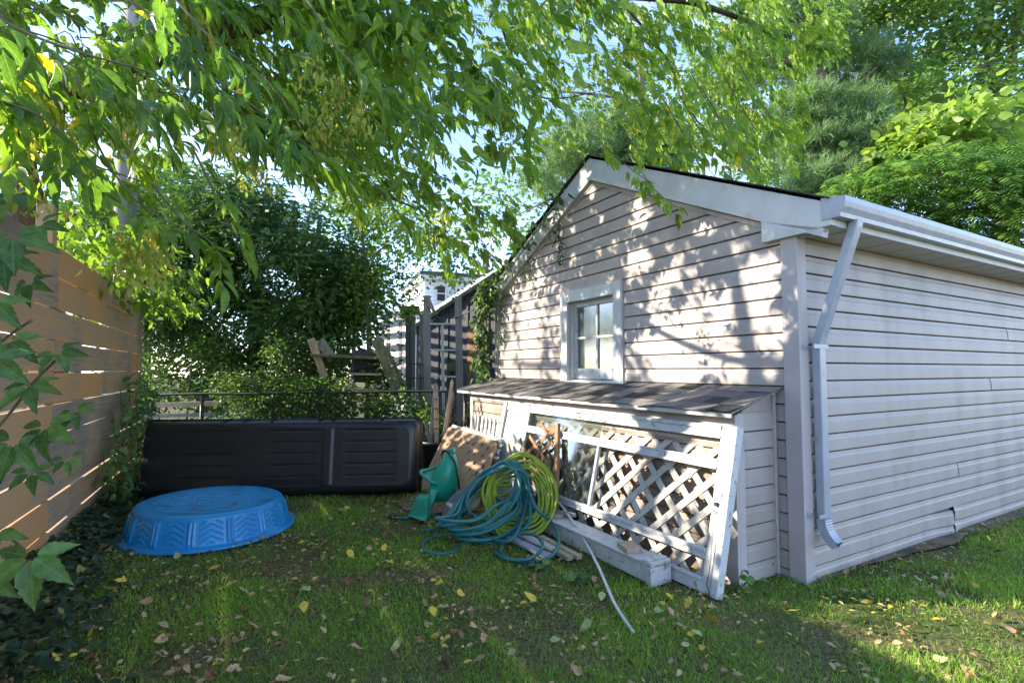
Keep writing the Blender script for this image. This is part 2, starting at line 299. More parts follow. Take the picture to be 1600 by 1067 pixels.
for k, c1, c2_ in (('f_yellow', (.62, .46, .05), (.50, .34, .04)), ('f_tan', (.48, .31, .16), (.33, .19, .09)), ('f_pale', (.40, .44, .17), (.30, .36, .12)), ('f_brown', (.24, .11, .05), (.13, .06, .03))):
    M[k] = mat('fallen_'+k[2:], c1, .65, c2_, 25, bump=.3, bscale=60)

# ---------------------------------------------------------------- numpy leaf meshes
def tmpl(kind):
    if kind == 'quad':
        v = [(0, 0, 0), (-.32, .45, .06), (0, 1, -.05), (.32, .45, .06)]; f = [(0, 3, 2), (0, 2, 1)]
    elif kind == 'mid':
        v = [(0, 0, 0), (-.25, .25, .07), (-.22, .62, .05), (0, 1.05, -.12), (.22, .62, .05), (.25, .25, .07), (0, .5, 0)]
        f = [(0, 6, 1), (1, 6, 2), (2, 6, 3), (0, 5, 6), (5, 4, 6), (4, 3, 6)]
    elif kind == 'near':
        L = [(.10, .05), (.22, .15), (.30, .30), (.29, .38), (.30, .46), (.235, .52), (.25, .61), (.16, .69), (.155, .77), (.07, .87)]
        v = [(0, 0, 0), (0, .33, .0), (0, .68, -.03), (0, 1.06, -.14)]
        left = [(-x, y, .10*x/.3-.12*max(0, y-.3)**2) for x, y in L]; right = [(x, y, z) for (x, y), (_, _, z) in zip(L, left)]
        v += left+right; n = len(L); f = []
        def half(off, flip):
            idx = [off+i for i in range(n)]; out = []
            out.append((0, 1, idx[0])); 
            for i in range(3): out.append((1, idx[i+1], idx[i]))
            out.append((1, 2, idx[3]))
            for i in range(3, 7): out.append((2, idx[i+1], idx[i]))
            out.append((2, 3, idx[7])); 
            for i in range(7, 9): out.append((3, idx[i+1], idx[i]))
            return [t[::-1] for t in out] if flip else out
        f = half(4, False)+half(4+n, True)
    elif kind == 'ivy':
        v = [(0, 0, 0), (-.5, .1, .05), (-.42, .42, .0), (-.2, .5, .03), (0, 1, -.06), (.2, .5, .03), (.42, .42, 0), (.5, .1, .05)]
        f = [(0, 2, 1), (0, 3, 2), (0, 4, 3), (0, 5, 4), (0, 6, 5), (0, 7, 6)]
    elif kind == 'needle':
        v = [(-.03, 0, 0), (.03, 0, 0), (0, 1, 0)]; f = [(0, 1, 2)]
    elif kind == 'spray':      # flat scaly cedar spray / feathery bit
        v = [(0, 0, 0), (-.16, .2, .02), (-.06, .35, 0), (-.2, .6, -.03), (-.04, .62, 0), (0, 1.05, -.12), (.05, .6, 0), (.22, .55, -.03), (.06, .33, 0), (.17, .18, .02)]
        f = [(0, 2, 1), (0, 8, 2), (0, 9, 8), (2, 4, 3), (2, 8, 4), (8, 6, 4), (8, 7, 6), (4, 6, 5)]
    return np.array(v, float), f
def leaves_obj(name, m, parent, pos, dirs, size, kind='mid', nrm=None, rnd=None, wid=1.0, local=False):
    pos = np.asarray(pos, float).reshape(-1, 3); N = len(pos); dirs = np.asarray(dirs, float).reshape(-1, 3)
    if parent is not None and not local: pos = pos-np.array(root_of(parent).location)
    d = dirs/np.maximum(1e-6, np.linalg.norm(dirs, axis=1))[:, None]
    if nrm is None: nrm = RNG.normal(size=(N, 3))+np.array([-.3, -.2, .8])
    x = np.cross(d, nrm); x /= np.maximum(1e-6, np.linalg.norm(x, axis=1))[:, None]; z = np.cross(x, d)
    V, F = tmpl(kind); k = len(V); size = np.broadcast_to(size, (N,)).astype(float)
    P = pos[:, None, :]+size[:, None, None]*(V[None, :, 0, None]*wid*x[:, None, :]+V[None, :, 1, None]*d[:, None, :]+V[None, :, 2, None]*z[:, None, :])
    Fa = np.array(F); nf = len(Fa); idx = (np.arange(N)[:, None, None]*k+Fa[None]).reshape(-1)
    me = bpy.data.meshes.new(name); me.vertices.add(N*k); me.vertices.foreach_set('co', P.reshape(-1))
    me.loops.add(len(idx)); me.loops.foreach_set('vertex_index', idx.astype(np.int32))
    me.polygons.add(N*nf); me.polygons.foreach_set('loop_start', np.arange(0, N*nf*3, 3, dtype=np.int32)); me.polygons.foreach_set('loop_total', np.full(N*nf, 3, np.int32))
    if rnd is None: rnd = RNG.random(N)
    at_ = me.attributes.new('rnd', 'FLOAT', 'POINT'); at_.data.foreach_set('value', np.repeat(np.clip(rnd, 0, 1), k).astype(np.float32))
    if kind in ('near', 'mid'):
        lc = me.attributes.new('lc', 'FLOAT_VECTOR', 'POINT'); lc.data.foreach_set('vector', np.tile(V*np.array([1, 1, 0]), (N, 1)).reshape(-1).astype(np.float32))
    if kind == 'near': me.polygons.foreach_set('use_smooth', np.ones(N*nf, bool))
    me.update(calc_edges=True); me.validate(); me.materials.append(m)
    o = bpy.data.objects.new(name, me); COL.objects.link(o)
    if parent is not None: o.parent = parent
    return o
def set_rnd(o, vals):
    a = o.data.attributes.new('rnd', 'FLOAT', 'POINT'); a.data.foreach_set('value', np.asarray(vals, np.float32))
def unit_rand(n):
    v = RNG.normal(size=(n, 3)); return v/np.linalg.norm(v, axis=1)[:, None]
def noisev(P, s, seed=0.0): return np.array([noise.noise(Vector((p[0]*s+seed, p[1]*s, p[2]*s))) for p in P])

# ================================================================ the ground
mb = MB(); n = 70; xs = [(-80, 80), ]
def gz(x, y): return 0.012*noise.noise(Vector((x*1.3, y*1.3, 0)))
N_ = 90; lin = [math.copysign(abs(t)**2.2, t)*90 for t in np.linspace(-1, 1, N_)]
base = [(x, y+5, gz(x, y+5) if abs(x) < 12 and abs(y) < 12 else -0.0) for y in lin for x in lin]
mb.v = [Vector(p) for p in base]
for j in range(N_-1):
    for i in range(N_-1):
        a = j*N_+i; mb.f.append((a, a+1, a+N_+1, a+N_)); mb.sm.append(True)
tag(mb.build('lawn', M['ground']), kind='structure')
# bare earth along the side wall
mb = MB(); pts = []
for i in range(60):
    v = 0.1+i*0.12; w = 0.05+0.05*noise.noise(Vector((v*2.7, 3, 0)))+.05*noise.noise(Vector((v*9, 3, 0)))+(0.09 if v > 1.6 else .09*max(0, v-.6))
    pts.append((SW(v, -0.05, 0.022), SW(v, w, 0.020)))
for a, b in zip(pts, pts[1:]): mb.face([a[0], a[1], b[1], b[0]])
tag(mb.build('dirt_path', M['dirt']), kind='structure')
# bare earth patch under the leaning junk
mb = MB(); c = gnd(690, 800); ring = []
for k in range(28):
    a = 2*PI*k/28; r = 1+.3*noise.noise(Vector((math.cos(a)*1.4, math.sin(a)*1.4, 9)))
    ring.append(Vector((c.x+.1+math.cos(a)*.62*r, c.y+.35+math.sin(a)*.5*r, .017)))
mb.face(ring); tag(mb.build('dirt_patch', M['dirt']), kind='structure')

# ================================================================ the garage
GAR = thing('garage', 'low beige vinyl sided garage with a white trimmed gable and small window', 'garage', GC)
EXP = 0.11835; SLOPE = 0.478; PEAK_U, PEAK_Z = 2.07, 3.50; WID = 4.14; GLEN = 6.4
def rake_z(u): return PEAK_Z-SLOPE*abs(u-PEAK_U)
def course(mb, put, a0, a1, z0, z1, b0=None, b1=None, off=.016, wav=None):
    """one siding course between a0..a1 at its foot and b0..b1 at its head, leaning out at the foot, with a shadow slot under the butt"""
    if b0 is None: b0, b1 = a0, a1
    h = z1-z0; g = .009
    prof = [(-.02, -.002), (off-.002, 0.0), (off, .004), (off-.002, h*.62), (off-.007, h*.72), (off-.010, h-g), (-.034, h-g-.001)]
    P = []
    for k, (o, dz) in enumerate(prof):
        t = max(0, min(1, dz/h)); aa = a0+(b0-a0)*t; bb = a1+(b1-a1)*t
        P.append((put(aa, o, z0+dz), put(bb, o, z0+dz)))
    for p, q in zip(P, P[1:]): mb.face([p[0], p[1], q[1], q[0]])
# gable siding (window hole u 1.66..2.62, z 1.22..2.18)
WU0, WU1, WZ0, WZ1 = 1.655, 2.625, 1.225, 2.185
mb = MB()
z = -0.02+ (1.36316-1.36316)   # courses counted so that one joint sits at eye height as in the photo
zs = [1.36316+EXP*i for i in range(-12, 22)]
for z0 in zs:
    z1 = z0+EXP
    if z1 < 0.02 or z0 > 3.3: continue
    inset = .19
    def lim(zz):
        d = (PEAK_Z-.27-zz)/SLOPE
        return max(0.0, PEAK_U-d), min(WID, PEAK_U+d), d
    l0, r0, d0 = lim(max(z0, 0)); l1, r1, d1 = lim(z1)
    if d0 <= .03: continue
    if d1 < 0: l1 = r1 = PEAK_U
    segs = [(l0, r0, l1, r1)]
    if z1 > WZ0+.01 and z0 < WZ1-.01: segs = [(l0, WU0, l1, WU0), (WU1, r0, WU1, r1)]
    for s in segs: course(mb, GW, s[0], s[1], z0, z1, s[2], s[3])
mb.build('gable_siding', M['siding'], GAR)
# backing walls
mb = MB()
for (u0, u1, z0, z1) in ((0.02, WU0, 0, 2.3), (WU1, WID-.02, 0, 2.3), (WU0, WU1, 0, WZ0), (WU0, WU1, WZ1, 2.3)): mb.gbox(u0, u1, -.12, -.035, z0, z1)
mb.face([GW(0.02, -.036, 2.3), GW(WID-.02, -.036, 2.3), GW(PEAK_U, -.036, PEAK_Z-.12)])
mb.sbox(.02, GLEN, -.12, -.035, 0.02, 2.3)
mb.hexa([GW(WID-.12, -.12, 0), GW(WID-.12, -GLEN, 0), GW(WID, -GLEN, 0), GW(WID, -.12, 0), GW(WID-.12, -.12, 2.3), GW(WID-.12, -GLEN, 2.3), GW(WID, -GLEN, 2.3), GW(WID, -.12, 2.3)])
mb.gbox(0.12, WID-.12, -GLEN, -GLEN+.1, 0, 2.3); mb.face([GW(0.02, -GLEN, 2.3), GW(WID, -GLEN, 2.3), GW(PEAK_U, -GLEN, PEAK_Z-.1)])
mb.build('wall', M['interior'], GAR)
# side wall siding with staggered butt joints and the torn lowest course
mb = MB(); mbj = MB(); k = 0; zs0 = 2.1093
random.seed(3)
seams = {3: [2.0], 4: [1.05, 3.4], 6: [1.0], 7: [3.3], 8: [.95, 2.95], 10: [.92], 11: [.9], 9: [2.9], 12: [2.6], 14: [.48, 2.2], 15: [.5], 5: [3.9], 13: [3.7]}
for k in range(-1, 19):
    z1 = zs0-EXP*k+EXP; z0 = z1-EXP
    z0 -= .0; 
    if z0 < -.05: break
    pts = [0.0]+sorted(seams.get(k, []))+[GLEN]
    bottom2 = k >= 17
    if bottom2: pts = [0, 2.02, GLEN]
    for i, (a, b) in enumerate(zip(pts, pts[1:])):
        off = .016+(.0035 if i % 2 == 0 else 0)
        if bottom2:
            # sagging, torn apart at v=2.02: split in short pieces that bow outwards
            ns = 40; vs = [a+(b-a)*j/ns for j in range(ns+1)]
            for p, q in zip(vs, vs[1:]):
                def dev(v):
                    d = v-2.02
                    if d < 0: return .022*math.exp(-(d/.2)**2), -.012*math.exp(-(d/.3)**2)
                    return .03*math.exp(-(d/.10)**2), .022*math.exp(-(d/.13)**2)
                def put(v, o, z, dev=dev):
                    do, dz = dev(v-.0001 if i == 0 else v+.0001); return SW(v, o+do, z+dz*(1 if o > .001 else .3))
                course(mb, put, p, q, z0, z1, off=off)
        else: course(mb, SW, a, b, z0, z1, off=off)
mb.build('side_siding', M['siding'], GAR)
# corner post, left corner trim
mb = MB()
mb.hexa([GW(0.085, .0, .0), GW(0.085, .028, 0), GW(-.028, .028, 0), GW(-.028, 0, 0), GW(0.085, 0, 2.24), GW(0.085, .028, 2.24), GW(-.028, .028, 2.24), GW(-.028, 0, 2.24)])
mb.sbox(-.0, .075, 0.0, .026, 0.0, 2.24)
mb.build('corner_post', M['trim_beige'], GAR, bevel=.005)
mb = MB(); mb.gbox(WID-.05, WID+.025, 0, .026, 0, 2.25); mb.build('corner_post', M['trim_beige'], GAR, bevel=.005)
# J-channel under the rake
mb = MB()
for sg in (-1, 1):
    ua = PEAK_U; ub = PEAK_U+sg*1.87; 
    mb.bar(GW(ua, .012, rake_z(ua)-.268), GW(ub, .012, rake_z(ub)-.268), .03, .022, up=GV)
mb.build('rake_channel', M['trim_beige'], GAR)
# rake boards (white, boxed out 6 cm) and the boxed eave returns
for sg in (1, -1):
    mb = MB(); ue = (WID+.27) if sg > 0 else -.215; hgt = .245
    a, b = PEAK_U, ue
    P = lambda u, o, dz: GW(u, o, rake_z(u)+dz)
    mb.hexa([P(a, .0, -hgt), P(a, .06, -hgt), P(b, .06, -hgt), P(b, .0, -hgt), P(a, 0, -.02), P(a, .06, -.02), P(b, .06, -.02), P(b, 0, -.02)])
    mb.build('rake_board', M['white_trim'], GAR, bevel=.004)
    mb = MB(); P2 = lambda u, o, z: GW(u, o, z)
    if sg < 0:
        i0, e0 = .195, -.215
    else: i0, e0 = WID-.16, WID+.27
    z0 = 2.215
    mb.hexa([P2(i0, .0, z0), P2(i0, .064, z0), P2(e0, .064, z0), P2(e0, 0, z0), P2(i0, 0, rake_z(i0)-hgt+.004), P2(i0, .064, rake_z(i0)-hgt+.004), P2(e0, .064, rake_z(e0)-hgt+.03), P2(e0, 0, rake_z(e0)-hgt+.03)])
    mb.build('eave_return', M['white_trim'], GAR, bevel=.003)
# roof planes with thin shingle edge
for sg in (1, -1):
    mb = MB(); ue = (WID+.30) if sg > 0 else -.27
    nseg = 26
    for i in range(nseg):
        a = PEAK_U+(ue-PEAK_U)*i/nseg; b = PEAK_U+(ue-PEAK_U)*(i+1)/nseg; w1 = .085+random.uniform(-.006, .006); th = .008
        za, zb = rake_z(a)+.004, rake_z(b)+.004
        mb.hexa([GW(a, -GLEN-.1, za), GW(a, w1, za), GW(b, w1, zb), GW(b, -GLEN-.1, zb), GW(a, -GLEN-.1, za+th), GW(a, w1, za+th), GW(b, w1, zb+th+.003), GW(b, -GLEN-.1, zb+th+.003)])
    o = mb.build('roof', M['shingle'], GAR); set_rnd(o, [random.random()*.25 for _ in range(len(o.data.vertices)//8) for _ in range(8)])
# soffit and fascia along the side
mb = MB(); mb.sbox(.0, GLEN, .0, .27, 2.222, 2.236)
for i in range(20): mb.sbox(.15+i*.3, .158+i*.3, .02, .25, 2.217, 2.2225)
mb.build('soffit', M['soffit'], GAR)
mb = MB(); mb.sbox(.0, GLEN, .255, .272, 2.224, 2.40); mb.sbox(-.066, .0, .205, .272, 2.226, 2.266); mb.build('fascia', M['white_trim'], GAR)
# K-style gutter
mb = MB(); prof = [(.274, 2.40), (.274, 2.265), (.325, 2.265), (.330, 2.290), (.347, 2.322), (.356, 2.35), (.358, 2.382), (.351, 2.387), (.345, 2.377)]
for v0, v1 in ((-.07, 3.1), (3.1, GLEN)):
    for (o0, z0), (o1, z1) in zip(prof, prof[1:]): mb.face([SW(v0, o0, z0), SW(v0, o1, z1), SW(v1, o1, z1), SW(v1, o0, z0)], False)
mb.face([SW(-.07, o, z) for o, z in prof[:-2]])
# box end closing the eave against the rake
mb.face([SW(-.071, .215, 2.40), SW(-.071, .215, 2.262), SW(-.071, .275, 2.262), SW(-.071, .275, 2.40)])
mb.face([SW(-.071, .215, 2.262), SW(.1, .215, 2.262), SW(.1, .275, 2.262), SW(-.071, .275, 2.262)])
mb.build('gutter', M['gutter'], GAR, solid=.002)
# downspout: oblique run from the gutter to the wall, vertical run, elbow at the foot
ds = MB(); w, t = .072, .055
def dsec(v, o, z, w=w, t=t): return [SW(v-w/2, o-t/2, z), SW(v+w/2, o-t/2, z), SW(v+w/2, o+t/2, z), SW(v-w/2, o+t/2, z)]
path = [(.13, .315, 2.27), (.13, .305, 2.225), (.125, .075, 1.56), (.125, .062, 1.50), (.125, .062, .40)]
ds.rings([dsec(*p) for p in path], smooth=False)
dso = ds.build('downspout', M['gutter'], GAR, bevel=.007)
eb = MB(); rr = []
for i in range(19):
    q = i/18; a = q*R(58); r = .17; s_ = 1+(.07 if i % 2 else 0)
    c = SW(.125, .062+r*(1-math.cos(a)), .40-r*math.sin(a)); T = (-GU*math.sin(a)-ZZ*math.cos(a)); Nn = (-GU*math.cos(a)+ZZ*math.sin(a))
    rr.append([c-GV*w/2*s_-Nn*t/2*s_, c+GV*w/2*s_-Nn*t/2*s_, c+GV*w/2*s_+Nn*t/2*s_, c-GV*w/2*s_+Nn*t/2*s_])
eb.rings(rr, cap1=False, smooth=False); eb.build('elbow', M['gutter'], dso)
for zz in (1.50, .43):
    mb = MB(); mb.sbox(.125-.105, .125+.055, .091, .094, zz-.013, zz+.013); mb.sbox(.005, .05, .026, .03, zz-.02, zz+.02); mb.sbox(.125+.037, .125+.041, .03, .094, zz-.013, zz+.013)
    mb.build('strap', M['gutter'], dso)

# window in the gable
WN = MB()
def frame_ring(mb, u0, u1, z0, z1, w, o0, o1, wb=None, wt=None):
    wb = w if wb is None else wb; wt = w if wt is None else wt
    mb.gbox(u0, u0+w, o0, o1, z0, z1); mb.gbox(u1-w, u1, o0, o1, z0, z1)
    mb.gbox(u0+w, u1-w, o0, o1, z1-wt, z1)
    if wb > 0: mb.gbox(u0+w, u1-w, o0, o1, z0, z0+wb)
frame_ring(WN, WU0+.005, WU1-.005, WZ0, WZ1-.005, .108, -.02, .034, wb=0, wt=.115)
win = WN.build('window', M['white_trim'], GAR, bevel=.004)
mb = MB(); mb.gbox(WU0-.015, WU0+.006, 0, .03, WZ0, WZ1+.015); mb.gbox(WU1-.006, WU1+.015, 0, .03, WZ0, WZ1+.015); mb.gbox(WU0-.015, WU1+.015, 0, .032, WZ1-.006, WZ1+.016)
mb.build('window_trim', M['trim_beige'], win)
# reveal (deep jambs)
iu0, iu1, iz1 = WU0+.113, WU1-.113, WZ1-.12; D = -.10
mb = MB(); mb.gbox(iu0-.012, iu0, D-.03, .0, WZ0, iz1+.012); mb.gbox(iu1, iu1+.012, D-.03, .0, WZ0, iz1+.012); mb.gbox(iu0, iu1, D-.03, .0, iz1, iz1+.012)
mb.build('reveal', M['white_trim'], win)
mb = MB(); mb.hexa([GW(iu0-.16, .06, WZ0-.012), GW(iu1+.16, .06, WZ0-.012), GW(iu1+.16, D-.03, WZ0+.012), GW(iu0-.16, D-.03, WZ0+.012), GW(iu0-.16, .06, WZ0+.006), GW(iu1+.16, .06, WZ0+.006), GW(iu1+.16, D-.03, WZ0+.03), GW(iu0-.16, D-.03, WZ0+.03)])
mb.build('sill', M['white_paint'], win, bevel=.003)
sash = MB(); frame_ring(sash, iu0+.002, iu1-.002, WZ0+.03, iz1-.002, .042, D, D+.035, wb=.11, wt=.05)
sa = sash.build('sash', M['white_paint'], win, bevel=.003)
mb = MB(); mu = (iu0+iu1)/2-.0; mz = WZ0+.14+(iz1-.05-WZ0-.14)*.49
mb.gbox(mu-.014, mu+.014, D+.004, D+.028, WZ0+.14, iz1-.052); mb.gbox(iu0+.044, mu-.014, D+.004, D+.026, mz-.012, mz+.012); mb.gbox(mu+.014, iu1-.044, D+.004, D+.026, mz-.012, mz+.012)
mb.build('muntin', M['white_paint'], win, bevel=.002)
mb = MB(); mb.gbox(iu0+.04, iu1-.04, D+.008, D+.012, WZ0+.13, iz1-.045); mb.build('pane', M['pane_dusty'], win)
# a hanging dusty curtain behind the glass
mb = MB(); 
def cur(u, z): return GW(u, D-.05-.02*math.sin(u*60), z)
for (ua, ub, ta, tb) in ((mu+.015, iu1-.01, mu+.06, mu+.13), (iu0+.01, mu-.0, iu0+.05, mu-.04)):
    for j in range(14):
        z0 = WZ0+.03+(iz1-WZ0-.03)*j/14; z1 = WZ0+.03+(iz1-WZ0-.03)*(j+1)/14
        for i in range(8):
            f = lambda s, zz: (ua+(ub-ua)*s)*(1-(zz-WZ0)/(iz1-WZ0))**.8+(ta+(tb-ta)*s)*(1-(1-(zz-WZ0)/(iz1-WZ0))**.8)
            mb.face([cur(f(i/8, z0), z0), cur(f((i+1)/8, z0), z0), cur(f((i+1)/8, z1), z1), cur(f(i/8, z1), z1)], True)
mb.build('curtain', mat('pale_curtain', (.24, .25, .22), .9), win)

# ================================================================ the lean-to against the gable
LT = thing('lean_to', 'low lean-to box with weathered shingle roof built against the garage gable', 'lean-to', GW(2.1, .2, 0))
LU0, LU1, LO = .17, 4.03, .42
LZB, LZF = 1.225, 1.085
mb = MB()
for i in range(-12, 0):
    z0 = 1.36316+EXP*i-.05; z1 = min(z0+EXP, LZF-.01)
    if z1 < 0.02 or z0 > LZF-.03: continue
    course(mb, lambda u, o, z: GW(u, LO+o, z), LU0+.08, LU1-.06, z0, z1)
mb.build('front_siding', M['siding_shade'], LT)
mb = MB()
for i in range(-12, 0):
    z0 = 1.36316+EXP*i-.05; z1 = z0+EXP
    if z1 < 0.02: continue
    if z1 > 1.07: z1 = 1.09
    if z0 > 1.08: continue
    course(mb, lambda v, o, z: GW(LU0-o, LO-v, z), .05, LO-.0, z0, z1)
mb.face([GW(LU0-.004, LO, 1.06), GW(LU0-.004, 0, 1.06), GW(LU0-.004, 0, LZB-.02), GW(LU0-.004, LO, LZF-.02)])
mb.build('side_siding', M['siding'], LT)
mb = MB(); mb.gbox(LU0+.03, LU1-.03, .036, LO-.036, 0, LZF-.03); mb.build('wall', M['interior'], LT)
mb = MB(); mb.gbox(LU0-.024, LU0+.085, LO, LO+.025, 0, LZF-.02); mb.gbox(LU0-.024, LU0-.0, LO-.06, LO, 0, LZF-.012); mb.build('corner_post', M['trim_beige'], LT, bevel=.003)
mb = MB(); mb.gbox(LU0-.026, LU0-.0, .03, .055, 0, LZB-.03); mb.build('corner_post', M['trim_beige'], LT, bevel=.003)
mb = MB(); mb.gbox(LU1-.065, LU1+.02, LO, LO+.022, 0, LZF-.02); mb.gbox(LU1, LU1+.02, .03, LO, 0, LZF-.02); mb.build('corner_post', M['trim_beige'], LT, bevel=.003)
# plain top board under the roof edge
mb = MB(); mb.gbox(LU0+.085, LU1-.065, LO, LO+.022, LZF-.10, LZF-.02); mb.build('top_board', M['trim_beige'], LT)
# roof deck and three courses of curled shingles
rz = lambda o: LZB+.005-(LZB-LZF)*(o/(LO+.09))*1.0
ro0, ro1, ru0, ru1 = 0.0, LO+.095, .115, 4.27
mb = MB(); mb.hexa([GW(ru0, ro0, rz(ro0)-.014), GW(ru0, ro1, rz(ro1)-.014), GW(ru1, ro1, rz(ro1)-.014), GW(ru1, ro0, rz(ro0)-.014), GW(ru0, ro0, rz(ro0)), GW(ru0, ro1, rz(ro1)), GW(ru1, ro1, rz(ro1)), GW(ru1, ro0, rz(ro0))])
rf = mb.build('roof', M['grey_wood'], LT)
mb = MB(); rn = []; random.seed(5); nrow = 4
for r_ in range(nrow):
    o0 = ro0+(ro1+.03-ro0)*r_/nrow; o1 = ro0+(ro1+.03-ro0)*(r_+1)/nrow; u = ru0-random.uniform(0, .1)-.015
    while u < ru1:
        w_ = random.uniform(.14, .30); u2 = min(u+w_, ru1+.02); up = max(u, ru0-.015); lift = .005+random.random()**3*.011; jo = random.uniform(-.012, .012); l2 = lift+random.uniform(-.004, .004)
        v = [GW(up, o0, rz(o0)+.004), GW(up, o1+jo, rz(o1)+lift), GW(u2-.004, o1+jo, rz(o1)+l2), GW(u2-.004, o0, rz(o0)+.004)]
        mb.hexa(v+[p+ZZ*.005 for p in v]); rn += [random.random()]*8; u = u2
so = mb.build('shingles', M['shingle'], rf); set_rnd(so, rn)
mb = MB(); mb.gbox(ru0, ru1, ro1-.002, ro1+.012, rz(ro1)-.034, rz(ro1)-.006); mb.build('drip_edge', M['white_trim'], rf)

# ================================================================ plank fence on the left
def FXY(Y): return Vector((-1.336-.521*Y, Y, 0))
fd = Vector((-.521, 1, 0)).normalized(); fn = Vector((fd.y, -fd.x, 0))     # fn points into the yard
FN = thing('plank_fence', 'tall horizontal cedar plank fence along the left edge of the yard', 'fence', FXY(4))
FT = 2.225; PHT = .2135; GAP = .011
posts = [-1.5, 1.1, 3.72, 6.33]
random.seed(21)
ends = [-2.2, 1.1, 3.72, 6.33, 6.99]
for r_ in range(10):
    z1 = FT-r_*(PHT+GAP); z0 = z1-PHT
    cuts = [-2.2, 1.1, 3.72, 6.33 if r_ % 3 != 1 else 5.0, 6.99] if r_ % 2 == 0 else [-2.2, 1.1, 3.72, 5.0 if r_ % 3 == 1 else 6.33, 6.99]
    cuts = [-2.2, -.2, 1.1, 2.4 if r_ % 2 else 1.9, 3.72, (6.33, 5.05, 6.33)[r_ % 3], 6.99]
    tilt0 = random.uniform(-.004, .004)
    for a, b in zip(cuts, cuts[1:]):
        if b-a < .05: continue
        mb = MB(); A = FXY(a+.0025); B = FXY(b-.0025); j = random.uniform(0, .008); t0, t1 = random.uniform(-.006, .006), random.uniform(-.006, .006)
        nn = 6; 
        for i in range(nn):
            p = A.lerp(B, i/nn); q = A.lerp(B, (i+1)/nn); s0 = t0+(t1-t0)*i/nn; s1 = t0+(t1-t0)*(i+1)/nn
            w0 = .003*noise.noise(Vector((p.y*2, r_*3.1, 0))); w1 = .003*noise.noise(Vector((q.y*2, r_*3.1, 0)))
            mb.hexa([p+fn*j+ZZ*(z0+s0+w0), p+fn*(j-.022)+ZZ*(z0+s0+w0), q+fn*(j-.022)+ZZ*(z0+s1+w1), q+fn*j+ZZ*(z0+s1+w1), p+fn*j+ZZ*(z1+s0-w0), p+fn*(j-.022)+ZZ*(z1+s0-w0), q+fn*(j-.022)+ZZ*(z1+s1-w1), q+fn*j+ZZ*(z1+s1-w1)])
        o = mb.build('plank', M['plank'], FN); set_rnd(o, [random.random()]*len(o.data.vertices))
        for p_ in o.data.polygons: pass
for Yp, zt in ((-1.5, 2.5), (1.1, 2.5), (3.72, 2.53), (6.33, 2.46)):
    c = FXY(Yp)-fn*.075; mb = MB(); mb.obox(c+ZZ*zt/2, fd, fn, ZZ, .10, .10, zt); o = mb.build('post', M['plank'], FN, bevel=.006); set_rnd(o, [.45]*len(o.data.vertices))
c = FXY(6.94)-fn*.05; mb = MB(); mb.obox(c+ZZ*1.08, fd, fn, ZZ, .09, .05, 2.16); o = mb.build('post', M['plank'], FN, bevel=.006); set_rnd(o, [.4]*len(o.data.vertices))

# ================================================================ things leaning on the lean-to
def FP(a, b, n=0.0): return GW(.1+a, .70-.2245*b+.974*n, .01+.974*b+.2245*n)
def fbox(mb, a0, a1, b0, b1, n0, n1):
    return mb.hexa([FP(a0, b0, n0), FP(a0, b0, n1), FP(a1, b0, n1), FP(a1, b0, n0), FP(a0, b1, n0), FP(a0, b1, n1), FP(a1, b1, n1), FP(a1, b1, n0)])
SF = thing('storm_window_frame', 'long white storm window frame with open bays leaning against the lean-to', 'window frame', FP(1.4, 0))
def fpart(name, boxes, m='white_paint', bev=.003):
    mb = MB()
    for b in boxes: fbox(mb, *b)
    return mb.build(name, M[m], SF, bevel=bev)
fpart('stile', [(0, .045, 0, 1.015, -.05, .012), (.045, .12, 0.0, 1.01, -.035, .0), (.055, .062, .02, 1.0, 0, .004)])
fpart('rail', [(.12, 2.90, .93, 1.012, -.035, .0), (.12, 2.46, .985, 1.012, 0, .012), (.12, 2.46, .93, .944, 0, .008)])
fpart('rail', [(.12, 2.46, .735, .80, -.03, .0), (.12, 2.46, .735, .752, 0, .009), (.12, 2.46, .785, .80, 0, .007)])
fpart('rail', [(.12, 2.46, .195, .255, -.03, .0), (.12, 2.46, .232, .252, 0, .012), (.12, 2.46, .195, .203, 0, .006)])
fpart('rail', [(.12, 2.90, .0, .085, -.035, .0), (.12, 2.46, .066, .082, 0, .01)])
fpart('stile', [(2.42, 2.475, .085, .93, -.03, .0)])
fpart('stile', [(2.90, 2.97, .0, 1.015, -.05, .014)], 'gutter')
fpart('panel', [(2.475, 2.90, .085, .93, -.02, -.012)], 'white_trim')
fpart('mullion', [(1.262, 1.29, .255, .735, -.02, .006)], 'gutter')
fpart('pane', [(1.29, 2.42, .255, .735, -.014, -.010)], 'glass', 0)
fpart('pane', [(1.29, 2.42, .80, .93, -.014, -.010)], 'glass', 0)
mb = MB(); mb.tube([FP(1.63, .975, .003), FP(1.60, .99, .016), FP(1.57, .975, .016), FP(1.59, .955, .004)], .0035, 6)
mb.tube([FP(1.66, .95, .004), FP(1.62, .945, .012), FP(1.56, .95, .004)], .003, 6); mb.build('latch', M['dmetal'], SF)
mb = MB(); cp = [(.085, .52, .012), (.082, .44, .016), (.075, .36, .016), (.068, .28, .02), (.062, .20, .02), (.066, .12, .018), (.07, .06, .02), (.02, .0, .03), (-.06, -.005, .03)]
P = [FP(*c) for c in cp]; nl = 0
for a, b in zip(P, P[1:]):
    L = (b-a).length; k = max(1, int(L/.014))
    for i in range(k):
        c = a.lerp(b, (i+.5)/k); d = (b-a).normalized(); sdir = d.cross(Vector((0, 0, 1)) if nl % 2 else FP(0, 0, 1)-FP(0, 0, 0)).normalized(); nl += 1
        c.z = max(c.z, .02); mb.tube([c-d*.010-sdir*.003, c-d*.010+sdir*.003, c+d*.010+sdir*.003, c+d*.010-sdir*.003, c-d*.010-sdir*.003], .0014, 4)
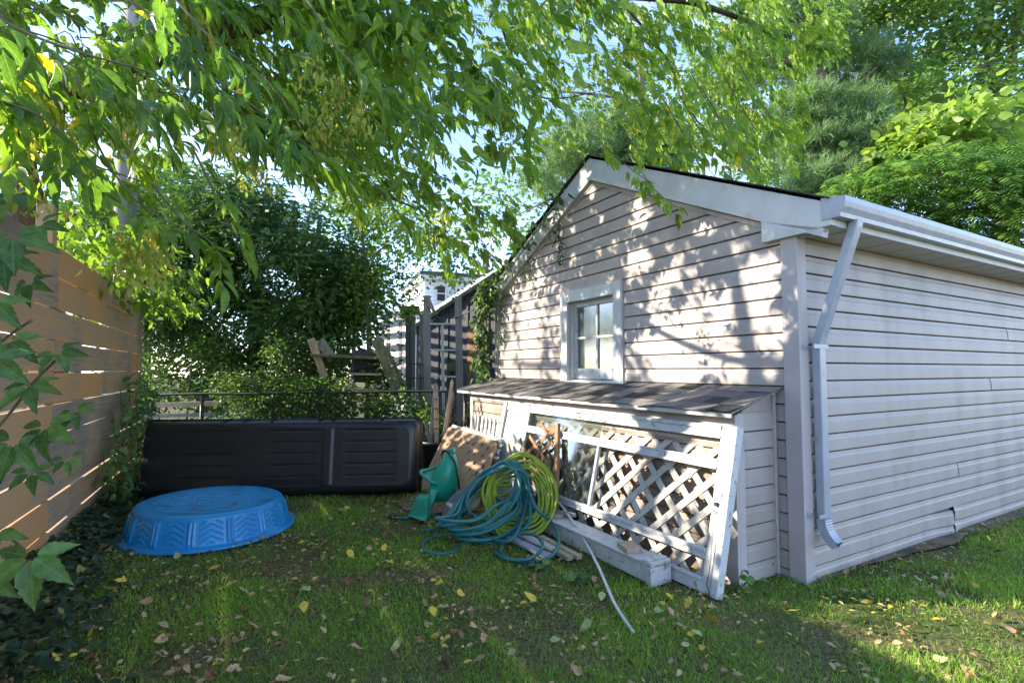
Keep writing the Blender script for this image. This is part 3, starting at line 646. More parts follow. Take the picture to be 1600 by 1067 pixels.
mb.obox(FP(.083, .53, .012), GU, GV, ZZ, .02, .02, .02)
mb.build('chain', M['dmetal'], SF)

# lattice built of crossed slats, clipped to a rectangle: put(a,b,n)
def clip_line(p, d, a0, a1, b0, b1):
    t0, t1 = -1e9, 1e9
    for o, v, lo, hi in ((p[0], d[0], a0, a1), (p[1], d[1], b0, b1)):
        if abs(v) < 1e-9: continue
        x, y = (lo-o)/v, (hi-o)/v
        if x > y: x, y = y, x
        t0, t1 = max(t0, x), min(t1, y)
    return (t0, t1) if t1-t0 > .03 else None
def lattice(mb, put, a0, a1, b0, b1, ang, pitch, w, th, n0=0, jitter=0):
    for side, an in ((0, ang), (1, 180-ang)):
        d = (math.cos(R(an)), math.sin(R(an))); nrm = (-d[1], d[0]); k = -60
        while k < 60:
            off = k*pitch+random.uniform(-jitter, jitter); p = (a0+nrm[0]*off, b0+nrm[1]*off); k += 1
            r = clip_line(p, d, a0, a1, b0, b1)
            if not r: continue
            q0 = (p[0]+d[0]*r[0], p[1]+d[1]*r[0]); q1 = (p[0]+d[0]*r[1], p[1]+d[1]*r[1])
            c = [(q0[0]-nrm[0]*w/2, q0[1]-nrm[1]*w/2), (q0[0]+nrm[0]*w/2, q0[1]+nrm[1]*w/2), (q1[0]+nrm[0]*w/2, q1[1]+nrm[1]*w/2), (q1[0]-nrm[0]*w/2, q1[1]-nrm[1]*w/2)]
            z0 = n0+side*th; mb.hexa([put(*x, z0) for x in c]+[put(*x, z0+th-.0005) for x in c])
random.seed(8)
mb = MB(); lattice(mb, lambda a, b, n: FP(a, b, n-.085), .06, 2.40, .02, .93, 43, .142, .047, .008, jitter=.005)
for (a0, a1, b0, b1) in ((.06, 2.40, .90, .935), (.04, .07, .02, .93)): fbox(mb, a0, a1, b0, b1, -.07, -.06)
tag(mb.build('lattice_screen', M['lattice_white']), 'white diagonal lattice panel behind the open bays of the leaning frame', 'lattice screen')
mb = MB(); fbox(mb, 1.3, 2.3, .86, .90, -.12, -.10); fbox(mb, 1.5, 2.4, .80, .825, -.15, -.12)
for i in range(9): fbox(mb, 1.36+i*.11, 1.40+i*.11, .15, .86, -.12, -.11)
tag(mb.build('slat_panel', M['lattice_white']), 'weathered upright slat panel hidden behind the glazed end of the leaning frame', 'slat panel')

# brown broken lattice gate end with its post
BL = thing('broken_trellis', 'broken brown wooden trellis end with one post, behind the yellow green hose', 'trellis', FP(1.75, 0, .04))
mb = MB()
a, b = FP(1.62, .05, .045), FP(1.86, .86, .03)
mb.bar(a, b, .055, .03, up=GV); mb.build('post', M['cedar_wood'], BL, bevel=.003)
mb = MB()
def slat(p, q, n): mb.bar(FP(p[0], p[1], n), FP(q[0], q[1], n), .034, .008, up=-GV)
for p, q in (((1.87, .82), (2.45, .42)), ((1.88, .70), (2.30, .36)), ((1.86, .52), (2.22, .28)), ((1.86, .80), (2.10, .80))): slat(p, q, .030)
for p, q in (((1.86, .66), (2.12, .84)), ((1.84, .46), (2.28, .70)), ((1.80, .28), (2.40, .60)), ((1.78, .14), (2.34, .44)), ((2.44, .66), (2.18, .34)), ((2.66, .58), (2.34, .28))): slat(p, q, .039)
mb.build('slat', M['cedar_wood'], BL)

# white picket panel and strip at the left end of the lean-to
def LP(a, b, n=0): return GW(3.02+a, .56-.10*b+n, .0+b)
def lbox(mb, a0, a1, b0, b1, n0, n1): return mb.hexa([LP(a0, b0, n0), LP(a0, b0, n1), LP(a1, b0, n1), LP(a1, b0, n0), LP(a0, b1, n0), LP(a0, b1, n1), LP(a1, b1, n1), LP(a1, b1, n0)])
mb = MB(); lbox(mb, 0, .86, .60, .66, 0, .018); lbox(mb, 0, .86, .06, .12, 0, .018); lbox(mb, 0, .86, .76, .80, 0, .018)
for i in range(9): lbox(mb, .01+i*.1, .055+i*.1, .04, .80, .019, .034)
tag(mb.build('picket_panel', M['white_paint']), 'small white picket panel leaning at the far end of the lean-to wall', 'picket panel')

# tan slotted board leaning, and lattice strip behind it
BLc, BRc, TRc, TLc = gnd(655, 764, .01), gnd(746, 797, .01), at(778, 690, 5.62), at(703, 667, 6.22)
def BP(s, t, n=0):
    p = (BLc*(1-s)+BRc*s)*(1-t)+(TLc*(1-s)+TRc*s)*t
    nn = (BRc-BLc).cross(TLc-BLc).normalized(); nn = nn if nn.y < 0 else -nn
    return p+nn*n
BO = thing('tan_board', 'tan slotted board leaning between the black bucket and the green hose', 'board', (BLc+BRc)/2)
mb = MB(); K = 12; out = []
rc = .06
def bcorner(s, t): return s, t
ring0 = []; 
for cx, cy, a0 in ((1-rc, 0+rc*.6, -90), (1-rc, 1-rc, 0), (rc, 1-rc, 90), (rc, rc*.6, 180)):
    for i in range(6):
        an = R(a0+i*18); ring0.append((cx+rc*math.cos(an), cy+(rc if cy > .5 else rc*.6)*math.sin(an)))
mb.rings([[BP(s, t, 0) for s, t in ring0], [BP(s, t, .018) for s, t in ring0]], smooth=False)
mb.build('panel', M['osb'], BO)
SLOTM = mat('board_slots', (.07, .04, .02), .9); random.seed(4)
for r_ in range(6):
    for c_ in range(6):
        s, t = .14+c_*.135+(.06 if r_ % 2 else 0)+random.uniform(-.02, .02), .16+r_*.135+random.uniform(-.02, .02)
        if s > .93: continue
        mb = MB(); mb.face([BP(s, t, .0192), BP(s+.022, t+.012, .0192), BP(s+.034, t+.062, .0192), BP(s+.014, t+.05, .0192)]); mb.build('slot', SLOTM, BO)
mb = MB()
for s0, s1 in ((.0, 1.0),): mb.hexa([BP(.03, 1.005, -.035), BP(.03, 1.005, .004), BP(1.02, 1.005, .004), BP(1.02, 1.005, -.035), BP(.03, 1.05, -.035), BP(.03, 1.05, .004), BP(1.02, 1.05, .004), BP(1.02, 1.05, -.035)])
lattice(mb, lambda a, b, n: BP(a, b, n-.03), .45, 1.05, .75, 1.01, 40, .09, .03, .006)
for i in range(16): mb.hexa([BP(.25+i*.05, 1.052, -.03+k) for k in (0, .02)]+[BP(.275+i*.05, 1.052, -.03+k) for k in (.02, 0)]+[BP(.25+i*.05, 1.075+.01*(i % 2), -.03+k) for k in (0, .02)]+[BP(.275+i*.05, 1.075+.01*(i % 2), -.03+k) for k in (.02, 0)])
tag(mb.build('lattice_strip', M['lattice_white']), 'rough white lattice strip standing just behind the tan board', 'lattice')

# white boxed beam on the lawn, blocks, planks, rod
def gb(mb, u0, u1, o0, o1, z0, z1): return mb.gbox(u0, u1, o0, o1, z0, z1)
BM = thing('boxed_beam', 'old boxed post with peeling white paint lying along the foot of the leaning frame', 'beam', GW(1.3, .8, 0))
mb = MB(); gb(mb, .44, 2.15, .745, .885, .012, .125); mb.build('core', M['white_paint'], BM, bevel=.004)
mb = MB(); gb(mb, .43, 2.2, .725, .900, .126, .140); mb.build('top_board', M['white_paint'], BM, bevel=.004)
mb = MB(); gb(mb, .425, .45, .728, .905, .004, .118); gb(mb, .45, .475, .885, .899, .006, .118); gb(mb, .425, .54, .726, .902, .141, .149); gb(mb, .455, .50, .73, .898, .150, .157); mb.build('end_cap', M['white_paint'], BM, bevel=.004)
o = MB(); c = GW(.70, .825, .158); o.obox(c, (GU*.96+GV*.28).normalized(), (GV*.96-GU*.28).normalized(), ZZ, .155, .115, .036)
tag(o.build('wood_block', M['pale_wood'], bevel=.003), 'square offcut of reddish brown wood lying on the end of the boxed beam', 'wood block')
o = MB(); o.obox(GW(1.64, .80, .158), (GU*.9+GV*.43).normalized(), (GV*.9-GU*.43).normalized(), ZZ, .22, .12, .034)
o.obox(GW(1.52, .74, .175), (GU*.9-GV*.3).normalized(), (GV*.9+GU*.3).normalized(), ZZ, .14, .03, .03)
tag(o.build('wood_offcut', M['grey_wood'], bevel=.003), 'dark weathered plank offcut on the beam beside the yellow green hose', 'wood offcut')
RD = MB(); r0 = GW(1.62, .74, .15); pr = [GW(1.72, .70, .22), GW(1.55, .74, .185), at(912, 842, 3.88), at(935, 885, 3.45), at(960, 942, 3.02), gnd(990, 988, .012)]
def cat(P, n=10, closed=False):
    P = [Vector(p) for p in P]; out = []; m = len(P)
    rng = range(m) if closed else range(m-1)
    for i in rng:
        if closed: p0, p1, p2, p3 = P[(i-1) % m], P[i], P[(i+1) % m], P[(i+2) % m]
        else: p0, p1, p2, p3 = P[max(0, i-1)], P[i], P[i+1], P[min(m-1, i+2)]
        for k in range(n):
            t = k/n; out.append(.5*((2*p1)+(-p0+p2)*t+(2*p0-5*p1+4*p2-p3)*t*t+(-p0+3*p1-3*p2+p3)*t**3))
    if not closed: out.append(P[-1])
    return out
pts = cat(pr, 6)
for a, b in zip(pts, pts[1:]): RD.bar(a, b+(b-a)*.02, .017, .009)
tag(RD.build('metal_strip', M['white_trim']), 'thin bent white metal strip reaching from the boxed beam down to the grass', 'metal strip')
random.seed(12)
pl = [((1.12, 1.19), (1.85, 1.26), .03, .075, .022, 'gutter', 'grey painted board lying lowest in the little lumber pile'), ((1.18, 1.12), (1.85, 1.19), .055, .06, .02, 'white_trim', 'narrow white strip on the lumber pile under the green hose'),
      ((1.0, 1.10), (1.60, 1.10), .04, .05, .03, 'pale_wood', 'raw split board with a broken pale end beside the boxed beam'), ((.97, 1.04), (1.45, 1.05), .045, .045, .028, 'pale_wood', 'short pale board topmost in the lumber pile beside the beam')]
for (u0, o0), (u1, o1), z, w_, t_, m_, lab in pl:
    q = MB(); q.bar(GW(u0, o0, z), GW(u1, o1, z+.01), w_, t_)
    tag(q.build('board', M[m_], bevel=.002), lab, 'board', 'loose boards by the boxed beam')

# ---------------------------------------------------------------- hoses
def clampz(p, r): p = Vector(p); p.z = max(p.z, r+.008); return p
random.seed(31)
RAD = .0128
ctrl = []
base = [(801, 724, 4.66), (817, 742, 4.62), (822, 782, 4.50), (812, 822, 4.28), (775, 850, 4.06), (722, 852, 4.02), (708, 822, 4.22), (728, 778, 4.50), (758, 741, 4.63)]
NL = 14
for i in range(NL):
    q = i/(NL-1)
    for j, (x, y, Y) in enumerate(base):
        if j in (0,): jx, jy = 17-34*q+random.uniform(-4, 4), random.uniform(-4, 5)
        elif j in (1, 8): jx, jy = 6-14*q+random.uniform(-4, 4), random.uniform(-4, 5)
        elif j in (2, 7): jx, jy = 10-36*q+random.uniform(-5, 5), random.uniform(-6, 6)
        else: jx, jy = 16-38*q+random.uniform(-8, 8), -22*q+random.uniform(-7, 5)
        if j in (6, 7): jx += 30*(q-.35)
        if j in (3, 4, 5): jx -= 16*(q-.3); jy -= 14*q
        p = at(x+jx, y+jy, Y+.10-.20*q+random.uniform(-.025, .025)); ctrl.append(clampz(p, RAD))
# single wide loop in front
for x, y, Y in ((790, 728, 4.5), (745, 752, 4.42), (729, 790, 4.32), (755, 812, 4.22), (790, 800, 4.22), (812, 765, 4.35), (806, 735, 4.5), (824, 745, 4.55), (822, 785, 4.45)): ctrl.append(at(x, y, Y))
def gr(x, y, z=.02): return gnd(x, y, z)
for p in (gr(800, 842, .08), gr(750, 838, .05), gr(700, 836), gr(668, 843), gr(660, 856), gr(676, 865), gr(706, 862), gr(722, 850), gr(745, 842, .03), gr(790, 836, .05), at(826, 818, 4.2), at(827, 775, 4.45)): ctrl.append(clampz(p, RAD))
HG = thing('garden_hose', 'tangled teal garden hose coiled and slumped against the leaning frame', 'hose', gnd(770, 850))
mb = MB(); mb.tube(cat(ctrl, 9), RAD, 8); mb.build('coil', M['hose_teal'], HG)
t2 = [at(815, 742, 4.6), at(828, 772, 4.42), at(840, 797, 4.2), gr(862, 815, .13), gr(873, 842, .10), gr(864, 866, .08), gr(835, 877, .035), gr(800, 876), gr(783, 864), gr(784, 852, .03), gr(797, 842, .07), gr(812, 834, .09), gr(836, 836, .105), gr(848, 850, .10), gr(841, 864, .07), gr(822, 874, .05), gr(790, 873, .035), gr(772, 862)]
mb = MB(); mb.tube(cat([clampz(p, RAD) for p in t2], 9), RAD, 8); mb.build('loose_loop', M['hose_teal'], HG)
t3 = [gr(612, 808), gr(630, 809), gr(655, 806), gr(690, 800, .03), at(712, 788, 4.5), at(735, 765, 4.55), at(770, 738, 4.6)]
mb = MB(); mb.tube(cat([clampz(p, RAD) for p in t3], 9), RAD, 8); he = mb.build('loose_end', M['hose_teal'], HG)
mb = MB(); mb.tube([gr(608, 808), gr(614, 808), gr(632, 808)], [.022, .026, .019], 10); mb.build('nozzle', M['blk2'], he)
t4 = [gr(657, 829), gr(680, 826), gr(705, 815, .04), at(728, 800, 4.35), at(745, 770, 4.5)]
mb = MB(); mb.tube(cat([clampz(p, RAD) for p in t4], 9), RAD, 8); mb.build('loose_end', M['hose_teal'], HG)
t5 = [at(775, 775, 4.46), at(788, 787, 4.44), at(786, 805, 4.4), at(770, 812, 4.4)]
mb = MB(); mb.tube(cat(t5, 9), RAD, 8); mb.build('loose_end', M['hose_teal'], HG)
HY = thing('garden_hose', 'bright yellow green garden hose coiled behind the teal one', 'hose', gnd(825, 838))
ctrl = []; random.seed(6)
for i in range(10):
    q = i/9; rx = 22+q*31; ry = 34+q*30; cx = 820-q*3; cy = 776+q*1
    for k in range(9):
        a = -PI/2+2*PI*k/9; x = cx+rx*math.cos(a)+random.uniform(-3, 3); y = cy+ry*math.sin(a)+random.uniform(-3, 3)-(6 if (k == 0 and q > .7) else 0)
        if math.cos(a) < -.3: x -= 26*(1-q)*random.random()+8; 
        Y = 4.80-.0045*(y-715)-.08*q+random.uniform(-.02, .02); ctrl.append(clampz(at(x, y, Y), RAD))
mb = MB(); mb.tube(cat(ctrl, 8), .0125, 8); mb.build('coil', M['hose_yel'], HY)
for t in ([at(795, 752, 4.72), at(760, 762, 4.7), at(745, 775, 4.65), at(765, 760, 4.66), at(800, 758, 4.6)], [at(800, 770, 4.6), at(772, 778, 4.6), at(756, 800, 4.5), at(757, 812, 4.4)], [gr(735, 832, .03), gr(752, 822, .06), at(790, 806, 4.4), at(820, 820, 4.35)], [at(800, 776, 4.6), at(782, 790, 4.55), at(776, 815, 4.4)]):
    mb = MB(); mb.tube(cat([clampz(p, RAD) for p in t], 9), .0165, 8); mb.build('loose_loop', M['hose_yel'], HY)

# ---------------------------------------------------------------- green child seat
CSX = at(690, 770, 4.92); CS = thing('child_seat', 'green plastic bucket child seat with black straps and footrest on bare earth', 'child seat', (CSX.x, CSX.y, 0))
def px(x, Y): return at(x, 700, Y).x
def pz(y, Y): return at(700, y, Y).z
secs = [(783, 677, 702, .09), (776, 673, 710, .17), (766, 672, 715, .23), (754, 673, 718, .25), (744, 677, 718.5, .245), (734, 682, 718, .23), (724, 687, 716.5, .20), (714, 693, 713, .15), (707, 698, 710, .10), (702, 702, 708, .055)]
mb = MB(); rows = []
for y, x0, x1, w in secs:
    zc = pz(y, 4.92); X0, X1 = px(x0, 4.92), px(x1, 4.92); row = []
    for i in range(15):
        t = -1+2*i/14; th = t*R(140)
        cxx = X1-(X1-X0)*.55; rx = (X1-cxx); ca = math.cos(th)
        X = cxx+rx*ca if ca > 0 else cxx+(cxx-X0)*ca/abs(math.cos(R(140)))
        row.append(Vector((X, 4.92+math.sin(th)/math.sin(R(90))*w/2*1.0, zc)))
    rows.append(row)
for r0_, r1_ in zip(rows, rows[1:]):
    for i in range(14): mb.face([r0_[i], r0_[i+1], r1_[i+1], r1_[i]], True)
mb.face(rows[0]);
o = mb.build('shell', M['green_pl'], CS, solid=.006)
def weld(o, d=1e-4):
    import bmesh
    bm = bmesh.new(); bm.from_mesh(o.data); bmesh.ops.remove_doubles(bm, verts=bm.verts, dist=d); bm.to_mesh(o.data); bm.free()
weld(o); q = o.modifiers.new('ss', 'SUBSURF'); q.levels = 1; q.render_levels = 2
mb = MB(); mb.tube(cat([at(682, 756, 4.80), at(672, 751, 4.78), at(660, 742, 4.80), at(658, 736, 4.88), at(668, 734, 4.98), at(682, 730, 5.05), at(690, 724, 5.04)], 8), [.016]*6*8+[.012], 8)
mb.build('armrest', M['green_pl'], CS)
mb = MB(); mb.face([at(683, 756, 4.82), at(661, 742, 4.82), at(661, 739, 4.9), at(684, 732, 5.02), at(688, 745, 4.95)]); mb.build('armrest', M['green_pl'], CS, solid=.008)
mb = MB(); mb.obox(at(706.5, 705, 4.92), (1, 0, .3), (0, 1, 0), (-.3, 0, 1), .055, .09, .05); mb.build('headrest', M['green_pl'], CS, bevel=.012)
mb = MB(); sp = cat([at(703, 711, 4.83), at(711, 724, 4.80), at(715, 745, 4.79), at(718, 765, 4.82), at(719, 783, 4.84)], 6)
for a, b in zip(sp, sp[1:]): mb.bar(a, b, .018, .004, up=(0, 1, 0))
sp = cat([at(703, 709, 4.82), at(694, 704, 4.95), at(690, 712, 5.0), at(696, 722, 4.9)], 6)
for a, b in zip(sp, sp[1:]): mb.bar(a, b, .018, .004, up=(0, 1, 0))
mb.build('strap', M['blk2'], CS)
mb = MB(); f0 = [at(672, 762, 4.80), at(684, 766, 4.80), at(676, 788, 4.74), at(670, 800, 4.72), at(668, 792, 4.74)]
mb.rings([f0, [p+Vector((.01, .07, 0)) for p in f0]], smooth=False); mb.build('bracket', M['green_pl'], CS, bevel=.006)
mb = MB(); g0 = [clampz(p, .0) for p in (at(650, 777, 4.70), at(667, 779, 4.66), at(667, 805, 4.62), at(664, 815, 4.56), at(637, 806, 4.70), at(645, 793, 4.74))]
mb.rings([g0, [p+Vector((.02, .10, .012)) for p in g0]], smooth=False); mb.build('footrest', M['green_pl'], CS, bevel=.008)
for x, y in ((641, 794), (643, 786), (646, 780)): mb = MB(); mb.tube([at(x, y, 4.7), at(x-4, y+1, 4.68)], .009, 6); mb.build('footrest_tooth', M['green_pl'], CS)

# grey curved lid standing on edge, white bracket
mb = MB(); ce = at(712, 789, 4.52); rows = []
ax = Vector((.30, .10, .42)).normalized(); ay = Vector((.55, -.62, -.25)); ay = (ay-ax*ay.dot(ax)).normalized(); az = ax.cross(ay)
for k in range(24):
    a = 2*PI*k/24; rows.append((math.cos(a)*.165, math.sin(a)*.105))
mb.rings([[ce+ax*x+ay*y+az*(.6*(y*y)+.5*x*x) for x, y in rows], [ce+ax*x*.95+ay*y*.95+az*(.6*y*y+.5*x*x-.012) for x, y in rows]], smooth=False)
o = tag(mb.build('grey_lid', mat('grey_plastic', (.16, .16, .18), .5, (.12, .12, .13), 20, c3=(.05, .04, .03), scale3=16, lo3=.55, hi3=.75)), 'dirty grey plastic lid standing on edge between child seat and teal hose', 'lid')
for p in o.data.vertices: p.co.z = max(p.co.z, .012)
q = MB(); q.bar(at(688, 781, 4.95), at(712, 790, 4.75), .035, .012); q.bar(at(680, 780, 5.0), at(694, 776, 5.1), .03, .012)
tag(q.build('white_batten', M['white_paint']), 'short white painted batten lying under the green child seat', 'batten')

# ---------------------------------------------------------------- blue paddling pool upside down
PL = thing('paddling_pool', 'round blue plastic paddling pool lying upside down beside the plank fence', 'paddling pool', (-2.55, 4.49, 0), R(0))
def poolpt(r, a, z): 
    x, y = r*math.cos(a), r*math.sin(a); return Vector((-2.55+x, 4.49+y, z+ (z/.25)*(-.02*x)))
N = 480; zsn = [(.655, .012), (.655, .03), (.60, .032)]; wallz = np.linspace(.034, .225, 34)
def relief(a, z):
    s = a/(2*PI)*14; c = s-math.floor(s); h = 0.0   # 14 panels around
    for m0 in (.10, .20):
        d = abs(c-m0)
        if d < .030: h += .016*(1-(d/.030)**4)
    if .30 < c < .95 and .05 < z < .21:
        v = (c-.625)/.325; zz = z+.045*abs(v); t = (zz/.042) % 1
        if abs(v) < .95: h -= .009*max(0, 1-abs(t-.5)/.22)
    return h
rings = [[poolpt(r, 2*PI*k/N, z) for k in range(N)] for r, z in zsn]
for z in wallz:
    t = (z-.034)/(.225-.034); r = .597-.045*t; rings.append([poolpt(r+relief(2*PI*k/N, z)*min(1, t*8, (1-t)*8+.01), 2*PI*k/N, z) for k in range(N)])
for i in range(1, 8):
    a = i/7*PI/2; rings.append([poolpt(.552-.045*(1-math.cos(a)), 2*PI*k/N, .225+.028*math.sin(a)) for k in range(N)])
mb = MB(); mb.rings(rings, cap0=False, cap1=False); mb.build('wall', M['pool'], PL)
# floor of the pool (now on top): fish-scale relief
mb = MB(); nr = 90; rr = []; NT = 300
for i in range(nr+1):
    r = .508*(1-i/nr)+.004; row = []
    for k in range(NT):
        a = 2*PI*k/NT; x, y = r*math.cos(a), r*math.sin(a); z = .2535
        if r < .46: z += .0022*math.sin(x*150+2.2*math.sin(y*75))*min(1, (.46-r)*20)
        z -= .012*math.exp(-((x+.05)**2+(y+.05)**2)/.05)
        row.append(poolpt(r, a, z-(.001 if i == 0 else 0)))
    rr.append(row)
mb.rings(rr, cap0=False); mb.build('pool_floor', M['pooltop'], PL)

# ---------------------------------------------------------------- black moulded cargo box standing on its long edge
CBc = Vector((-2.45, 5.72, .405)); CB = thing('cargo_box', 'long black moulded plastic cargo shell standing on edge behind the blue pool', 'cargo box', (-2.45, 5.72, 0))
cx_ = Vector((1.0, .10, .0)).normalized(); lean = R(7); cz_ = Vector((-.10*math.sin(lean)*-1, math.sin(lean), math.cos(lean))); cz_ = (cz_-cx_*cz_.dot(cx_)).normalized(); cy_ = cz_.cross(cx_)*-1
cy_ = cy_ if cy_.y < 0 else -cy_
def rrect(hw, hh, rad, n=10):
    out = []
    for sx, sy, a0 in ((1, -1, -90), (1, 1, 0), (-1, 1, 90), (-1, -1, 180)):
        for i in range(n+1):
            a = R(a0+90*i/n); out.append((sx*(hw-rad)+rad*math.cos(a), sy*(hh-rad)+rad*math.sin(a)))
    return out
HW, HH = 1.455, .415
lay = [(0, HW, HH, .06, -.02), (0, HW, HH, .06, .015), (.0, HW-.03, HH-.02, .07, .016), (0, HW-.035, HH-.024, .08, .09), (0, HW-.045, HH-.032, .09, .13), (0, HW-.062, HH-.048, .10, .158), (0, HW-.09, HH-.072, .10, .172), (0, HW-.13, HH-.11, .09, .176)]
def cp(x, z, d): return CBc+cx_*x+cz_*z+cy_*d
mb = MB(); mb.rings([[cp(x, z, d) for x, z in rrect(hw, hh, rd)] for _, hw, hh, rd, d in lay], cap1=False)
sh = mb.build('shell', M['blk'], CB)
# face: height-field grid with ribs and recessed panels
mb = MB(); NX, NZ = 220, 64; gx, gz_ = HW-.13, HH-.11; V = []
def face_h(x, z):
    h = .176
    def sstep(d, w): return max(0, min(1, d/w))
    # broad bevelled vertical step near x=.43
    h += .009*sstep(x-.405, .03)-.009*sstep(x-.50, .03) if .40 < x < .54 else 0
    for x0, x1 in ((-1.02, -.46), (-.17, .38), (.62, 1.20)):
        if x0 < x < x1 and abs(z) < gz_-.01:
            e = min(sstep(x-x0, .06), sstep(x1-x, .06)); t = (z+gz_)/.118 % 1
            h -= e*(.0025+.009*max(0, 1-abs(t-.9)/.07))
    return h
for j in range(NZ+1):
    for i in range(NX+1):
        x = -gx+2*gx*i/NX; z = -gz_+2*gz_*j/NZ
        # squeeze the grid corners into the rounded outline
        ex = max(0, abs(x)-(gx-.09)); ez = max(0, abs(z)-(gz_-.09)); L = math.hypot(ex, ez)
        if L > .09: f = .09/L; x -= math.copysign(ex*(1-f), x); z -= math.copysign(ez*(1-f), z)
        mb.v.append(cp(x, z, face_h(x, z) if 0 < i < NX and 0 < j < NZ else .1762))
for j in range(NZ):
    for i in range(NX):
        a = j*(NX+1)+i; mb.f.append((a, a+1, a+NX+2, a+NX+1)); mb.sm.append(True)
mb.build('moulded_face', M['blk'], CB)
for x in (-1.15, -.62, -.42, -.14, .36, .50, 1.02): mb = MB(); mb.obox(cp(x, HH-.012, .07), cx_, cy_, cz_, .03, .16, .012); mb.build('rim_clip', M['blk'], CB, bevel=.004)

# ---------------------------------------------------------------- black bucket with stakes
bc = Vector((-.90, 6.35, 0)); BK = thing('bucket', 'black plastic bucket full of wooden stakes beside the black cargo shell', 'bucket', bc)
def rg(r, z, n=28): return [bc+Vector((r*math.cos(2*PI*k/n), r*math.sin(2*PI*k/n), z)) for k in range(n)]
mb = MB(); mb.rings([rg(.17, .0), rg(.20, .46), rg(.222, .47), rg(.222, .50), rg(.20, .50), rg(.19, .45), rg(.165, .04)]); mb.build('pail', M['blk2'], BK)
def stake(x0, y0, x1, y1, Y0, Y1, w, t, m, lab, notch=0):
    a, b = at(x0, y0, Y0), at(x1, y1, Y1); a.z = max(.05, a.z); q = MB(); d = (b-a).normalized(); sx = d.cross(Vector((0, 1, 0))).normalized(); sy = sx.cross(d).normalized()
    tip = b-d*w*1.0
    q.rings([[a-sx*w/2-sy*t/2, a+sx*w/2-sy*t/2, a+sx*w/2+sy*t/2, a-sx*w/2+sy*t/2], [tip-sx*w/2-sy*t/2, tip+sx*w/2-sy*t/2, tip+sx*w/2+sy*t/2, tip-sx*w/2+sy*t/2], [b-sx*w*.08-sy*t/2, b+sx*w*.08-sy*t/2, b+sx*w*.08+sy*t/2, b-sx*w*.08+sy*t/2]], smooth=False)
    return tag(q.build('wooden_stake', M[m], bevel=.002), lab, 'stake', 'stakes standing in the black bucket')
stake(668, 720, 681, 598, 6.38, 6.45, .035, .02, 'grey_wood', 'grey wooden stake leaning right in the bucket, left of the notched one')
st = stake(682, 720, 682, 612, 6.30, 6.32, .048, .022, 'pale_wood', 'upright pale stake with dark bands in the middle of the bucket')
for y in (623, 638, 654, 669): q = MB(); q.obox(at(682, y, 6.296), (1, 0, 0), (0, 1, 0), ZZ, .052, .03, .018); q.build('band', M['orange_wood'], st)
stake(688, 720, 707, 592, 6.25, 6.5, .04, .022, 'pale_wood', 'tallest long pale stake in the bucket, leaning right above the rail')
stake(690, 720, 709, 612, 6.38, 6.62, .032, .02, 'orange_wood', 'thin reddish stake leaning right, rightmost in the bucket')
stake(676, 715, 663, 655, 6.45, 6.5, .028, .018, 'grey_wood', 'short grey stake leaning left in the bucket')
stake(671, 715, 684, 605, 6.5, 6.52, .026, .018, 'grey_wood', 'thin dark grey stake just behind the notched pale one')

# ================================================================ beyond the yard: chain-link fence, trellis posts, shed, house
CL = thing('chain_link_fence', 'low rusty chain-link fence with dark top rail behind the black cargo shell', 'fence', (-2.8, 7.3, 0))
ra, rb = Vector((-6.2, 7.35, .985)), Vector((-.56, 7.2, 1.06))
mb = MB(); mb.tube([ra.lerp(rb, i/12)+ZZ*(.006*math.sin(i*2.1)) for i in range(13)], .018, 8); mb.build('top_rail', M['dmetal'], CL)
for t in (.02, .33, .62, .985): p = ra.lerp(rb, t); mb = MB(); mb.tube([(p.x, p.y+.02, 0), (p.x, p.y+.02, p.z+.02)], .026, 8); mb.build('post', M['dmetal'], CL)
mb = MB(); L = (rb-ra).length; pit = .075; hgt = .95; k = -14
while k*pit < L:
    for sg in (1, -1):
        n_ = 12; P = []
        for i in range(n_+1):
            z = hgt*i/n_; x = k*pit+(z if sg > 0 else hgt-z)
            if 0 <= x <= L: q = ra.lerp(rb, x/L); P.append(Vector((q.x, q.y-.02-.003*sg*(1 if i % 2 else -1), z+.03)))
        if len(P) > 1: mb.tube(P, .0016, 3, cap=False)
    k += 1
mb.build('wire_mesh', M['metal'], CL)

def post(x0, y0, x1, y1, Y0, Y1, w, t, m, name='post', parent=None, lab=None, cat_=None, group=None, up=(0, 1, 0)):
    a, b = at(x0, y0, Y0), at(x1, y1, Y1); a.z = max(0, a.z) if y0 > 640 else a.z; mb = MB()
    n_ = 5; 
    mb.bar(a, b, w, t, up=up); o = mb.build(name, M[m], parent, bevel=.004)
    return tag(o, lab, cat_, group)
TR = thing('trellis', 'tall grey trellis of two posts and thin rails behind the chain-link fence', 'trellis', at(692, 640, 8.3).xy.to_3d())
post(669, 745, 667, 462, 8.2, 8.2, .10, .08, 'pole_wood', parent=TR); post(720, 745, 716, 463, 8.1, 8.1, .10, .08, 'pole_wood', parent=TR)
for y in (506, 546.5, 588): post(672, y, 716, y+.6, 8.15, 8.1, .026, .02, 'white_paint', 'rail', TR)
post(693, 640, 691, 506, 8.17, 8.17, .045, .02, 'white_paint', 'upright', TR)
post(668, 463, 678, 487, 8.1, 8.1, .05, .03, 'grey_wood', 'brace', TR)
post(662, 745, 659, 492, 8.6, 8.6, .07, .06, 'grey_wood', name='wooden_post', lab='thin weathered post standing just left of the tall trellis', cat_='post')
AR = thing('arbour', 'dark arbour post carrying a stub of cross beam, left of the trellis', 'arbour', at(640, 640, 8.8).xy.to_3d())
post(638, 740, 639, 492, 8.8, 8.8, .095, .09, 'dark_wood', parent=AR); post(646, 740, 646, 494, 9.0, 9.0, .06, .05, 'pole_wood', parent=AR)
